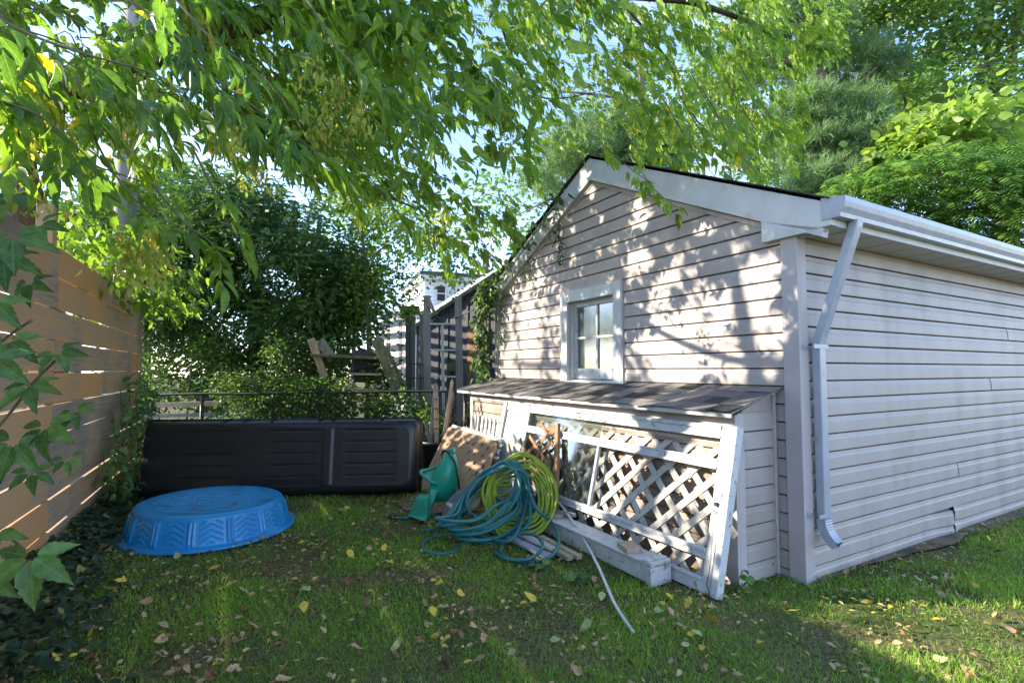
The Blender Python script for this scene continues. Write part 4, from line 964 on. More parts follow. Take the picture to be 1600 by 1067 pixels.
post(626, 484, 655, 484, 8.8, 8.8, .13, .12, 'mossy_wood', 'beam', AR, up=(0, 0, 1)); post(630, 480, 640, 487, 8.7, 8.9, .06, .09, 'grey_wood', 'rafter', AR)
post(610, 462, 642, 500, 8.9, 8.9, .05, .05, 'grey_wood', 'brace', AR)
mb = MB(); mb.tube(cat([at(668, 480, 8.1), at(680, 494, 8.05), at(700, 497, 8.0), at(716, 495, 8.05), at(740, 484, 7.8), at(765, 466, 7.4)], 6), .009, 5)
tag(mb.build('cable', M['dmetal']), 'thin black cable sagging from the trellis posts to the garage', 'cable')
for y in (568, 590): 
    mb = MB(); mb.tube([at(640, y, 8.7), at(667, y+1.5, 8.25)], .008, 5); tag(mb.build('wire', M['dmetal']), ('upper' if y == 568 else 'lower')+' thin wire strung between arbour post and trellis', 'wire', 'wires between arbour and trellis')

# dark shed with a sloping white-edged roof
SH = thing('shed', 'dark board-and-batten shed with a sloping white roof edge and brown door', 'shed', at(715, 640, 11.5).xy.to_3d())
A, B = at(650, 578, 12.6), at(860, 578, 10.6); A.z = B.z = 0; sd = (B-A).normalized(); sn = Vector((sd.y, -sd.x, 0)); SL = (B-A).length
def SHP(s, z, n=0): return A+sd*s+ZZ*z+sn*n
def zt(s): return 2.42+.44*s
mb = MB(); mb.hexa([SHP(0, 0), SHP(0, 0, -2.5), SHP(SL, 0, -2.5), SHP(SL, 0), SHP(0, zt(0)), SHP(0, zt(0), -2.5), SHP(SL, zt(SL), -2.5), SHP(SL, zt(SL))]); mb.build('wall', M['dark_wood'], SH)
mb = MB(); s = .1
while s < SL: mb.hexa([SHP(s, 0, .002), SHP(s, 0, .022), SHP(s+.04, 0, .022), SHP(s+.04, 0, .002), SHP(s, zt(s)-.05, .002), SHP(s, zt(s)-.05, .022), SHP(s+.04, zt(s)-.05, .022), SHP(s+.04, zt(s)-.05, .002)]); s += .29
mb.build('batten', M['dark_wood'], SH)['kind'] = 'stuff'
mb = MB(); mb.hexa([SHP(-.35, zt(-.35)-.03, -2.7), SHP(-.35, zt(-.35)-.03, .18), SHP(SL+.1, zt(SL+.1)-.03, .18), SHP(SL+.1, zt(SL+.1)-.03, -2.7), SHP(-.35, zt(-.35)+.05, -2.7), SHP(-.35, zt(-.35)+.05, .18), SHP(SL+.1, zt(SL+.1)+.05, .18), SHP(SL+.1, zt(SL+.1)+.05, -2.7)])
mb.build('roof', M['house_white'], SH)
q0 = ray(733, 560); 
def sh_s(px_): r = ray(px_, 560); t = ((A.x*sn.x+A.y*sn.y))/(r.x*sn.x+r.y*sn.y); p = r*t; return (Vector((p.x, p.y, 0))-A).dot(sd)
s0, s1 = sh_s(732), sh_s(764); dm = MB()
nb = 4
for i in range(nb):
    a_, b_ = s0+(s1-s0)*i/nb+.004, s0+(s1-s0)*(i+1)/nb-.004; dm.hexa([SHP(a_, .3, .024), SHP(a_, .3, .05), SHP(b_, .3, .05), SHP(b_, .3, .024), SHP(a_, 2.28, .024), SHP(a_, 2.28, .05), SHP(b_, 2.28, .05), SHP(b_, 2.28, .024)])
dr = dm.build('door', M['orange_wood'], SH); dm = MB(); dm.hexa([SHP(s0+.06, 1.98, .052), SHP(s0+.06, 1.98, .07), SHP(s0+.22, 1.98, .07), SHP(s0+.22, 1.98, .052), SHP(s0+.06, 2.01, .052), SHP(s0+.06, 2.01, .07), SHP(s0+.22, 2.01, .07), SHP(s0+.22, 2.01, .052)]); dm.build('hinge', M['metal'], dr)
TB = thing('garden_table', 'dark weathered table with orange end grain in front of the shed', 'table', at(730, 640, 9.3).xy.to_3d())
post(704, 574, 760, 574, 9.3, 9.2, .5, .14, 'mossy_wood', 'tabletop', TB, up=(0, 0, 1))
post(758, 578, 762, 690, 9.2, 9.2, .07, .06, 'mossy_wood', 'leg', TB); post(707, 578, 705, 690, 9.3, 9.3, .06, .06, 'dark_wood', 'leg', TB)
for x in (738, 746): post(x, 690, x+4, 582, 9.9, 9.9, .08, .02, 'grey_wood', name='loose_board', lab=('left' if x == 738 else 'right')+' one of two grey boards leaning on the shed under the table', cat_='board', group='boards leaning on the shed')

# pale board fence striped by the shadow of an added slatted screen
BF = thing('board_fence', 'pale upright board fence striped by sun, between cedar and trellis', 'fence', at(632, 640, 12.2).xy.to_3d())
fa, fb = at(588, 578, 12.2), at(668, 578, 11.2); fa.z = fb.z = 0; bd = (fb-fa).normalized(); bd = (bd*.5+GU*-.5).normalized(); fa2 = fa
Lf = 1.75; nb = 13; bn = Vector((bd.y, -bd.x, 0)); bn = bn if bn.dot(LD) < 0 else -bn
for i in range(nb):
    mb = MB(); s = Lf*i/nb; e = Lf*(i+1)/nb-.012; h0 = 2.45+.03*((i*7) % 3)
    mb.hexa([fa2+bd*s, fa2+bd*s+bn*.02, fa2+bd*e+bn*.02, fa2+bd*e, fa2+bd*s+ZZ*h0, fa2+bd*s+bn*.02+ZZ*h0, fa2+bd*e+bn*.02+ZZ*h0, fa2+bd*e+ZZ*h0]); mb.build('board', M['house_white'] if i % 4 else M['pole_wood'], BF)
SC_ = thing('stripe_shadow_screen', 'slatted screen of level boards added to stripe the pale fence with shadow', 'screen', fa-Vector((1.6, 0, 0)))
for i in range(9):
    mb = MB(); z = 1.5+i*.27; c = fa+bd*.6-LD.xy.to_3d()*1.5; mb.obox(c+ZZ*(z+.15), bd, bn, ZZ, 2.6, .03, .13); mb.build('slat', M['grey_wood'], SC_)
for s in (-1.25, 1.25): mb = MB(); mb.obox(fa+bd*(.6+s)-LD.xy.to_3d()*1.54+ZZ*2, bd, bn, ZZ, .08, .06, 4); mb.build('post', M['grey_wood'], SC_)

# white sided house far behind
HS = thing('white_house', 'white sided neighbour house with dark roof edge far behind the shed', 'house', at(720, 590, 27).xy.to_3d())
a, b = at(662, 578, 27), at(860, 578, 29.5); a.z = b.z = 0; hd = (b-a).normalized(); hn = Vector((hd.y, -hd.x, 0)); HL = (b-a).length
def HP(s, z, n=0): return a+hd*s+ZZ*z+hn*n
mb = MB(); z = 0; HT = 6.05
while z < HT:
    mb.face([HP(0, z, .05), HP(HL, z, .05), HP(HL, z+.19, .0), HP(0, z+.19, .0)]); mb.face([HP(0, z, -.01), HP(HL, z, -.01), HP(HL, z, .05), HP(0, z, .05)]); z += .2
mb.hexa([HP(0, 0, -6), HP(0, 0, -.02), HP(HL, 0, -.02), HP(HL, 0, -6), HP(0, HT, -6), HP(0, HT, -.02), HP(HL, HT, -.02), HP(HL, HT, -6)])
mb.build('wall', M['house_white'], HS)
mb = MB(); mb.hexa([HP(-.25, HT, -6.2), HP(-.25, HT, .35), HP(HL, HT, .35), HP(HL, HT, -6.2), HP(-.25, HT+.22, -6.2), HP(-.25, HT+.22, .35), HP(HL, HT+.22, .35), HP(HL, HT+.22, -6.2)]); mb.build('eave', M['white_trim'], HS)
mb = MB(); mb.hexa([HP(-.3, HT+.225, -6.3), HP(-.3, HT+.225, .4), HP(HL, HT+.225, .4), HP(HL, HT+.225, -6.3), HP(-.3, HT+.4, -6.3), HP(-.3, HT+.4, .4), HP(HL, HT+.4, .4), HP(HL, HT+.4, -6.3)]); mb.build('roof', M['house_roof'], HS)
for x0, x1, y0, y1 in ((684, 696, 446, 470), (713, 727, 455, 480)):
    p = at(x0, y0, 27); q = at(x1, y1, 27.2); s0 = (Vector((p.x, p.y, 0))-a).dot(hd); s1 = (Vector((q.x, q.y, 0))-a).dot(hd)
    mb = MB(); z0, z1 = q.z, p.z
    for (u0, u1, w0, w1) in ((s0-.1, s0, z0-.1, z1+.1), (s1, s1+.1, z0-.1, z1+.1), (s0, s1, z1, z1+.1), (s0, s1, z0-.1, z0), (s0, s1, (z0+z1)/2-.03, (z0+z1)/2+.03)): mb.hexa([HP(u0, w0, .04), HP(u0, w0, .11), HP(u1, w0, .11), HP(u1, w0, .04), HP(u0, w1, .04), HP(u0, w1, .11), HP(u1, w1, .11), HP(u1, w1, .04)])
    wf = mb.build('window', M['white_trim'], HS); mb = MB(); mb.face([HP(s0, z0, .06), HP(s1, z0, .06), HP(s1, z1, .06), HP(s0, z1, .06)]); mb.build('pane', M['interior'], wf)
WN2 = thing('garden_room', 'low white flat roofed annexe left of the white house', 'building', at(630, 590, 24).xy.to_3d())
p, q = at(596, 578, 24), at(668, 578, 24); mb = MB(); mb.hexa([(p.x, p.y, 0), (q.x, q.y, 0), (q.x, q.y+3, 0), (p.x, p.y+3, 0), (p.x, p.y, 3.9), (q.x, q.y, 3.9), (q.x, q.y+3, 4.4), (p.x, p.y+3, 4.4)]); mb.build('wall', M['house_white'], WN2)
mb = MB(); mb.hexa([(p.x-.2, p.y-.2, 3.92), (q.x+.2, q.y-.2, 3.92), (q.x+.2, q.y+3.2, 4.44), (p.x-.2, p.y+3.2, 4.44), (p.x-.2, p.y-.2, 4.04), (q.x+.2, q.y-.2, 4.04), (q.x+.2, q.y+3.2, 4.56), (p.x-.2, p.y+3.2, 4.56)]); mb.build('roof', M['white_trim'], WN2)

# old wooden potting bench in the bushes
PB = thing('potting_bench', 'collapsed mossy wooden potting bench half swallowed by the bushes', 'bench', at(560, 640, 8.4).xy.to_3d())
post(588, 530, 622, 612, 7.75, 7.65, .15, .06, 'mossy_wood', 'brace', PB); post(600, 545, 630, 608, 7.9, 7.8, .12, .05, 'mossy_wood', 'brace', PB)
post(491, 555, 592, 560, 7.8, 7.9, .4, .04, 'mossy_wood', 'tabletop', PB, up=(0, 0, 1)); post(486, 530, 508, 590, 7.75, 7.75, .10, .05, 'pale_wood', 'leg', PB); post(500, 532, 520, 562, 7.9, 7.9, .14, .03, 'grey_wood', 'brace', PB)
post(548, 584, 600, 585, 7.8, 7.8, .4, .03, 'pale_wood', 'shelf', PB, up=(0, 0, 1)); post(552, 608, 604, 609, 7.8, 7.8, .4, .03, 'pale_wood', 'shelf', PB, up=(0, 0, 1)); post(552, 572, 594, 573, 8.1, 8.1, .05, .5, 'dark_wood', 'back_board', PB, up=(0, 0, 1))
RBd = thing('raised_bed', 'low raised bed of pale planks behind the left end of the cargo shell', 'raised bed', at(285, 660, 8.0).xy.to_3d())
post(205, 634, 346, 630, 7.8, 8.0, .05, .07, 'pale_wood', 'board', RBd, up=(0, 0, 1)); post(205, 651, 338, 647, 7.75, 7.95, .05, .05, 'pole_wood', 'board', RBd, up=(0, 0, 1)); post(205, 614, 346, 612, 8.9, 9.1, .05, .06, 'grey_wood', 'board', RBd, up=(0, 0, 1))
# utility pole and wires
UP = thing('utility_pole', 'pale weathered utility pole rising behind the plank fence', 'utility pole', (at(186, 578, 9).x, 9, 0))
mb = MB(); c = Vector((at(186, 578, 9).x, 9, 0)); mb.tube([c, c+ZZ*4, c+ZZ*8.6], [.19, .165, .13], 16); mb.build('shaft', M['pole_wood'], UP)
mb = MB(); mb.obox(c+Vector((0, -.17, 7.9)), (1, 0, 0), (0, 1, 0), ZZ, 2.0, .09, .11); mb.build('crossarm', M['pole_wood'], UP)
for k, (ya, xb, yb) in enumerate(((7.95, 30, 9.2), (6.6, 30, 6.0))):
    p0 = c+Vector((.1, -.2, ya)); p1 = Vector((xb, 34, yb)); P = [p0.lerp(p1, i/20)-ZZ*(1.3*4*(i/20)*(1-i/20)) for i in range(21)]
    mb = MB(); mb.tube(P, .010, 5); tag(mb.build('overhead_wire', M['dmetal']), ('higher' if k == 0 else 'lower')+' thin black overhead wire running from the pole behind the trees', 'wire', 'overhead wires from the utility pole')

# ================================================================ vegetation
NL_ = np.array(LD)
def proj(P):
    X, Yv, Z = P[:, 0], P[:, 1], P[:, 2]-CAM_H; c, s = math.cos(PIT), math.sin(PIT); d = Yv*c+Z*s; u = -Yv*s+Z*c
    d = np.where(d < .05, .05, d); return 800+FPX*X/d, 533.5-FPX*u/d, d
SUN_G = [(1130, 520, 92, 72), (1185, 440, 36, 46), (1070, 550, 55, 50), (1032, 470, 22, 36), (1000, 405, 20, 22), (1006, 328, 18, 26), (926, 288, 9, 22), (832, 530, 16, 62), (800, 560, 10, 30), (925, 588, 62, 12), (1108, 352, 26, 16), (872, 345, 8, 10), (1050, 430, 14, 16), (1180, 575, 40, 24), (890, 560, 6, 30), (1150, 390, 16, 14), (1238, 560, 8, 70), (1236, 700, 14, 34), (945, 330, 6, 12), (1215, 420, 18, 30), (1300, 640, 16, 130), (1330, 430, 10, 70), (1070, 405, 9, 12), (840, 440, 8, 14)]
SUN_L = [(1010, 705, 190, 80), (770, 662, 55, 50), (885, 690, 72, 62), (815, 680, 20, 40), (1210, 640, 10, 12), (1100, 630, 60, 14), (960, 630, 60, 12)]
SUN_F = [(1500, 985, 110, 60), (1560, 1040, 90, 60), (1400, 935, 45, 16), (1470, 900, 60, 14), (1560, 880, 50, 12), (1330, 960, 30, 10), (640, 890, 36, 10), (520, 905, 22, 8), (700, 860, 30, 8), (1590, 930, 40, 30), (1380, 1050, 50, 14)]
HOLES = [(188, 280, 20, 60), (188, 410, 16, 26), (88, 320, 24, 26), (110, 140, 34, 16), (200, 102, 36, 14), (300, 70, 40, 14), (400, 38, 36, 14), (45, 230, 18, 46), (240, 150, 20, 20), (770, 285, 55, 42), (905, 185, 62, 62), (735, 210, 30, 22), (610, 335, 34, 34), (860, 260, 26, 30), (690, 260, 22, 16), (620, 130, 14, 10), (95, 285, 40, 45), (150, 235, 30, 30), (240, 210, 34, 40), (120, 60, 26, 26), (300, 250, 26, 26), (640, 415, 30, 24), (560, 360, 18, 14), (440, 60, 16, 10), (20, 130, 14, 12), (330, 40, 12, 10), (170, 20, 16, 12), (520, 250, 16, 12), (740, 60, 14, 10), (840, 100, 16, 12), (960, 60, 12, 10), (1050, 40, 10, 10), (400, 310, 24, 18)]
def thin_out(P, keep=.12):
    """sparse places of the crown, where the sky shows between the boughs"""
    x, y, d = proj(P); nz = noisev(P, 4.0, 8.0); out = np.ones(len(P), bool)
    for cx, cy, rx, ry in HOLES: out[(np.sqrt(((x-cx)/rx)**2+((y-cy)/ry)**2) < 1+.6*nz) & (RNG.random(len(P)) > keep)] = False
    return out
def gate(P, keep=.03, strength=1.0):
    """cut gaps in the crowns so chosen sun patches fall on wall, frame and grass"""
    out = np.ones(len(P), bool); gv = np.array(GV); gc = np.array(GC)
    nz = noisev(P, 2.3, 5.0)
    def test(H, valid, lst):
        x, y, d = proj(H)
        for cx, cy, rx, ry in lst:
            e = np.sqrt(((x-cx)/rx)**2+((y-cy)/ry)**2); hit = valid & (e < 1.12+.45*nz) & (RNG.random(len(P)) > keep); out[hit] = False
    t = ((gc-P)@gv)/(NL_@gv); H = P+NL_*t[:, None]; test(H, t > 0, SUN_G)
    t = ((gc-gv*.5-P)@gv)/(NL_@gv); H = P+NL_*t[:, None]; test(H, (t > 0) & (H[:, 2] < 1.1), SUN_L)
    gu = np.array(GU); t = ((gc-gu*.08-P)@gu)/(NL_@gu); H = P+NL_*t[:, None]; test(H, (t > 0) & ((H-gc)@gv < .4) & (H[:, 2] < 2.3), [(1290, 660, 16, 110), (1322, 430, 14, 70)])
    t = (-P[:, 2])/NL_[2]; H = P+NL_*t[:, None]; test(H, (t > 0) & (H[:, 1] > .5), SUN_F)
    return out

# ---------------------------------------------------------------- the box elder over the yard
BX = thing('box_elder_tree', 'large box elder arching over the yard from behind the plank fence', 'tree', FXY(4.6)+Vector((-.45, 0, 0)))
b0 = FXY(4.4)+Vector((-.35, 0, 0))
def limb(name, pts, radii, m='bark', nseg=8):
    P = cat(pts, nseg); n_ = len(P); rad = np.interp(np.linspace(0, len(radii)-1, n_), range(len(radii)), radii)
    P = [p+Vector((noise.noise(p*3), noise.noise(p*3+Vector((9, 0, 0))), noise.noise(p*3+Vector((0, 9, 0)))))*r*.5 for p, r in zip(P, rad)]
    mb = MB(); mb.tube(P, [r*(1+.10*noise.noise(p*6)) for p, r in zip(P, rad)], 12); return mb.build(name, M[m], BX)
limb('trunk', [b0, b0+Vector((.05, 0, 1.4)), at(32, 290, 4.3), at(48, 215, 4.2)], [.20, .15, .115, .11])
limb('limb', [at(48, 215, 4.2), at(95, 150, 4.0), at(180, 105, 3.8), at(290, 68, 3.6), at(400, 36, 3.6), at(500, 5, 3.7), at(640, -60, 3.9)], [.125, .12, .11, .105, .09, .075, .04])
limb('limb', [at(46, 240, 4.2), at(20, 120, 4.1), at(5, 0, 4.2), at(-20, -140, 4.4)], [.08, .07, .06, .04])
limb('limb', [at(400, 36, 3.6), at(560, -20, 4.0), at(760, -50, 4.6), at(960, -10, 5.0), at(1100, 10, 5.3), at(1220, 60, 5.6)], [.05, .045, .04, .036, .03, .012])
limb('limb', [at(200, 100, 3.8), at(280, 170, 4.2), at(400, 230, 4.8), at(560, 290, 5.5), at(660, 330, 6)], [.035, .03, .024, .018, .008])
limb('limb', [at(760, -50, 4.6), at(790, 60, 5.0), at(840, 150, 5.4), at(930, 145, 5.6)], [.018, .014, .010, .005], nseg=6)
limb('limb', [at(960, -10, 5.0), at(1040, 90, 5.3), at(1090, 190, 5.4), at(1160, 240, 5.4)], [.014, .012, .008, .004], nseg=6)
limb('limb', [at(48, 215, 4.2), at(-60, 120, 5.0), at(-200, 60, 6.2), at(-300, 40, 7.5)], [.07, .06, .05, .03])

ylow = lambda x: np.interp(x, [-80, 0, 60, 130, 150, 250, 290, 360, 420, 500, 600, 640, 700, 790, 820, 850, 900, 960, 1000, 1060, 1100, 1180, 1250, 1275], [240, 280, 210, 190, 240, 270, 200, 240, 230, 290, 350, 375, 395, 410, 330, 240, 215, 240, 265, 255, 262, 285, 230, 70])
Yof = lambda x: np.interp(x, [-80, 0, 150, 300, 500, 700, 900, 1100, 1280], [1.5, 1.6, 1.9, 2.4, 3.0, 3.9, 4.7, 5.0, 5.4])
LP_, LDir, LSz, LN, LR = [], [], [], [], []
TW = MB(); SEEDS = []
def compound(p, d, L, nl, hue):
    """one compound leaf: rachis from p along d, opposite leaflets and a terminal one"""
    d = d.normalized(); side = d.cross(Vector((random.gauss(0, .5), random.gauss(0, .5), 1))).normalized(); nrm = side.cross(d)
    pairs = (nl-1)//2; ll = L*.56
    for k in range(pairs):
        q = p+d*L*(.30+.30*k)
        for sg in (-1, 1):
            dd = (d*.95+side*sg*.55+Vector((.12, 0, -.25))+Vector((random.gauss(0, .15), random.gauss(0, .15), random.gauss(0, .15)))).normalized()
            LP_.append(q+side*sg*.006); LDir.append(dd); LSz.append(ll*random.uniform(.7, 1)); LN.append(nrm+Vector((random.gauss(0, .3), random.gauss(0, .3), random.gauss(0, .3)))); LR.append(hue+random.gauss(0, .08))
    q = p+d*L*(.30+.30*max(0, pairs-1)+.12); LP_.append(q); LDir.append((d+Vector((0, 0, -.25))).normalized()); LSz.append(ll*random.uniform(.9, 1.2)); LN.append(nrm+Vector((random.gauss(0, .3), random.gauss(0, .3), random.gauss(0, .3)))); LR.append(hue+random.gauss(0, .08))
    return q
random.seed(101)
def twig(p, d, L, lf, nleaf, hue, thick=.0035, near=False):
    P = [p.copy()]; q = p.copy(); dd = d.normalized(); n_ = 7
    for i in range(n_):
        dd = (dd+Vector((random.gauss(0, .10), random.gauss(0, .10), -.10+random.gauss(0, .06)))).normalized(); q = q+dd*L/n_; P.append(q.copy())
    TW.tube(P, [thick*(1-.6*i/n_) for i in range(n_+1)], 5 if near else 3, cap=False)
    for k in range(nleaf):
        t = (k+.6)/nleaf*n_; i = min(n_-1, int(t)); c = P[i].lerp(P[i+1], t-i); tg = (P[i+1]-P[i]).normalized()
        s = tg.cross(Vector((random.gauss(0, .6), random.gauss(0, .6), 1))).normalized()*(1 if k % 2 else -1)
        ld = (tg*.8+s*.45+Vector((.2, 0, -.6+random.gauss(0, .25)))).normalized()
        compound(c, ld, lf*random.uniform(.75, 1.15), random.choice((3, 3, 5)), hue+random.gauss(0, .1))
    return P
cnt = 0; tries = 0
def too_low(p):
    u = (p-GC).dot(GU); v = (p-GC).dot(GV)
    return v > -.12 and -.4 < u < 4.5 and p.z < (rake_z(u)+.10)
while cnt < 1050 and tries < 9000:
    tries += 1
    x = random.uniform(-110, 1285); yl = float(ylow(x)); y = random.uniform(-90, yl-12)
    near = float(Yof(x)); layer = random.random(); Yd = near*(1+.95*layer**1.1)
    if random.random() > .30+.70*min(1, max(0, (x-40)/560)): continue
    if x < 330 and layer > .35 and random.random() < .6: continue
    nval = noise.noise(Vector((x*.011, y*.013, layer*3)))
    if nval < -.13+.10*layer: continue
    p = at(x, y, Yd)
    if too_low(p) or too_low(p-ZZ*.25): continue
    L = random.uniform(.28, .5); d = Vector((.75+random.gauss(0, .35), random.gauss(0, .5), -.35+random.gauss(0, .3)))
    px_, py_, _ = proj(np.array([list(p+d.normalized()*L)])); 
    if py_[0] > float(ylow(px_[0]))+15 or py_[0]+8 > 10000: continue
    hue = .30+.35*random.random()+(.12 if x < 260 else 0); hue = min(.9, hue)
    twig(p, d, L, random.uniform(.14, .20) if Yd < 3 else random.uniform(.15, .21), random.randint(7, 10), hue, near=Yd < 2.6); cnt += 1
    if random.random() < .10: SEEDS.append((p+d.normalized()*L*.6, Yd))
AUTO_N = len(LP_)
# the low sprays hand-placed: the long one at the left with the yellow leaves, one over the gable
def spray(pts, Y, lf, nleaf, hue):
    P = [at(a, b, Y+k*.02) for k, (a, b) in enumerate(pts)]; C_ = cat(P, 5); TW.tube(C_, [.005*(1-.7*i/len(C_)) for i in range(len(C_))], 5, cap=False)
    for k in range(nleaf):
        t = (k+.5)/nleaf*(len(C_)-1); i = int(t); tg = (C_[min(i+1, len(C_)-1)]-C_[i]).normalized(); s = tg.cross(Vector((random.gauss(0, .7), random.gauss(0, .7), 1))).normalized()*(1 if k % 2 else -1)
        compound(C_[i], (tg*.5+s*.6+Vector((0, 0, -.7))).normalized(), lf*random.uniform(.8, 1.1), random.choice((3, 3, 5)), hue+random.gauss(0, .1))
spray([(120, 120), (150, 220), (200, 300), (250, 340), (300, 362)], 1.75, .17, 9, .45)
spray([(100, 210), (130, 250), (180, 270), (240, 290)], 1.9, .16, 7, .6)
spray([(240, 290), (290, 350), (330, 380), (352, 412)], 1.85, .16, 4, .4)
spray([(300, 230), (330, 290), (352, 340), (372, 372)], 1.9, .16, 4, .45)
spray([(520, 200), (580, 280), (620, 330), (655, 352)], 2.7, .2, 7, .4)
spray([(985, 235), (1010, 280), (1035, 308), (1058, 325)], 3.95, .19, 9, .45)
spray([(940, 225), (975, 255), (1000, 275), (1025, 288)], 4.2, .16, 6, .55)
for a_, b_ in ((1040, 225), (1090, 215), (1130, 235), (1165, 225), (1205, 215), (1110, 250), (1180, 250), (1150, 205), (1225, 190), (1070, 245)): spray([(a_-70, b_-90), (a_-45, b_-45), (a_-15, b_), (a_+12, b_+32)], 4.15+random.uniform(-.15, .25), .19, 9, random.uniform(.35, .7))
spray([(-20, 20), (60, 60), (150, 90), (250, 120), (300, 170)], 1.35, .2, 11, .2)
spray([(-30, 150), (60, 180), (120, 230), (150, 260)], 1.5, .18, 8, .4)
spray([(250, -30), (330, 60), (420, 130), (470, 200)], 1.7, .2, 10, .15)
spray([(480, 0), (540, 90), (620, 150), (680, 200)], 2.1, .2, 10, .25)
spray([(330, 120), (400, 170), (470, 220), (520, 262)], 2.0, .19, 9, .3)
spray([(200, 0), (280, 60), (350, 150), (390, 190)], 1.8, .18, 9, .2)
vis_n = len(LP_)
P_ = np.array([list(v) for v in LP_]); D_ = np.array([list(v) for v in LDir]); S_ = np.array(LSz); N_a = np.array([list(v) for v in LN]); R_ = np.array(LR)
x, y, d = proj(P_); g = gate(P_, .08); g |= (d < 2.4) & (x > -20); g &= thin_out(P_); g[AUTO_N:] = True      # the sprays close to the camera stay
P_, D_, S_, N_a, R_ = P_[g], D_[g], S_[g], N_a[g], R_[g]
R_ = np.clip(R_, .02, .93); yl = RNG.random(len(R_)) < .006; R_[yl] = .985
d = proj(P_)[2]; nr = d < 3.9
leaves_obj('crown', M['leaf_near'], BX, P_[nr], D_[nr], S_[nr]*1.08, 'near', N_a[nr], R_[nr], wid=.56)
leaves_obj('crown', M['leaf_main'], BX, P_[~nr], D_[~nr], S_[~nr], 'mid', N_a[~nr], R_[~nr], wid=.82)
TW.build('twigs', M['twig'], BX)['kind'] = 'stuff'
print('visible leaves', len(P_))
# leaves added to the crown on the sun's path to throw dappled shade
n_ = 31000; uu = RNG.uniform(-1.6, 4.6, n_); zz = RNG.uniform(.9, 3.9, n_); tt = RNG.uniform(2.3, 8.5, n_)
base_ = np.array([list(GW(a, 0, b)) for a, b in zip(uu, zz)]); Pc = base_-NL_*tt[:, None]+RNG.normal(size=(n_, 3))*.15
n2 = 2400; gx = RNG.uniform(1.2, 5.5, n2); gy = RNG.uniform(1.4, 4.2, n2); Pg = np.stack([gx, gy, np.zeros(n2)], 1); tg = RNG.uniform(7.2, 11, n2); Pc2 = Pg-NL_*tg[:, None]  # second batch added to dapple the lawn
Pc = np.concatenate([Pc, Pc2]); Pc = Pc[gate(Pc, .02)]
x, y, d = proj(Pc); vis = (x > 90) & (x < 1600) & (y > ylow(np.clip(x, -80, 1270))-10) & (Pc[:, 1] > .3); Pc = Pc[~vis & (Pc[:, 2] > 2.5)]
x, y, d = proj(Pc); thin = (x > 40) & (x < 420) & (y > -20) & (y < 340) & (Pc[:, 1] > .3) & (RNG.random(len(Pc)) < .9); Pc = Pc[~thin]
Pc = Pc[thin_out(Pc)]; nz = noisev(Pc, 1.7, 2.0); Pc = Pc[(nz > -.42)]
n3 = 2600; tx, ty = 655+225*RNG.random(n3)**1.5, RNG.uniform(676, 850, n3); T3 = []  # more leaves added to shade the tan board and the hoses
for a_, b_ in zip(tx, ty):
    u_, z_ = gw_at(a_, b_, .75); T3.append(list(GW(u_, .75, z_)))
Pd = np.array(T3)-NL_*RNG.uniform(3.6, 5.8, n3)[:, None]+RNG.normal(size=(n3, 3))*.05; Pd = Pd[(Pd[:, 2] > 2.05) & (noisev(Pd, 3.0, 3.0) > -.3)]; Pc = np.concatenate([Pc, Pd])
x, y, d = proj(Pc); nn = (x > -60) & (x < 1300) & (y > -60) & (Pc[:, 1] > .3) & (d < 5.2)
for sel, kd, wd_ in ((nn, 'near', .60), (~nn, 'mid', 1.2)):
    q_ = Pc[sel]; leaves_obj('crown', M['leaf_main'], BX, q_, RNG.normal(size=(len(q_), 3))*.55+np.array([.4, 0, -.8]), RNG.uniform(.09, .15, len(q_)), kd, None, RNG.random(len(q_))*.8, wid=wd_)  # these crown parts hold the added shade leaves
print('shade leaves', len(Pc))
# samara clusters
random.seed(55)
SEEDPX = [(225, 120, 1.9), (215, 170, 1.9), (228, 392, 1.95), (205, 370, 1.95), (228, 350, 1.95), (60, 150, 1.8), (40, 190, 1.8), (30, 260, 1.9), (530, 120, 2.6), (500, 170, 2.6), (560, 160, 2.6), (360, 190, 2.4), (400, 250, 2.7), (640, 60, 3.4), (790, 170, 4.4), (800, 205, 4.4), (690, 330, 4.2), (1110, 150, 4.9), (1130, 190, 4.9), (1170, 170, 5.0), (1100, 210, 4.9), (1150, 235, 5.0), (1040, 170, 4.8), (900, 120, 4.8), (150, 100, 1.9), (490, 90, 2.4)]
for x, y, Yd in SEEDPX:
    c = at(x, y, Yd); n_ = 90 if Yd < 3 else 60; r = .055 if Yd < 3 else .08; hh = .16 if Yd < 3 else .24
    q = RNG.random(n_); P = np.array(c)+np.stack([RNG.normal(size=n_)*r*(.5+q*.5), RNG.normal(size=n_)*r*(.5+q*.5), -q*hh], 1)
    D = np.stack([RNG.normal(size=n_)*.45, RNG.normal(size=n_)*.45, -np.ones(n_)], 1)
    leaves_obj('seed_clumps', M['seed'], BX, P, D, RNG.uniform(.030, .042, n_), 'mid', None, RNG.random(n_), wid=.85)

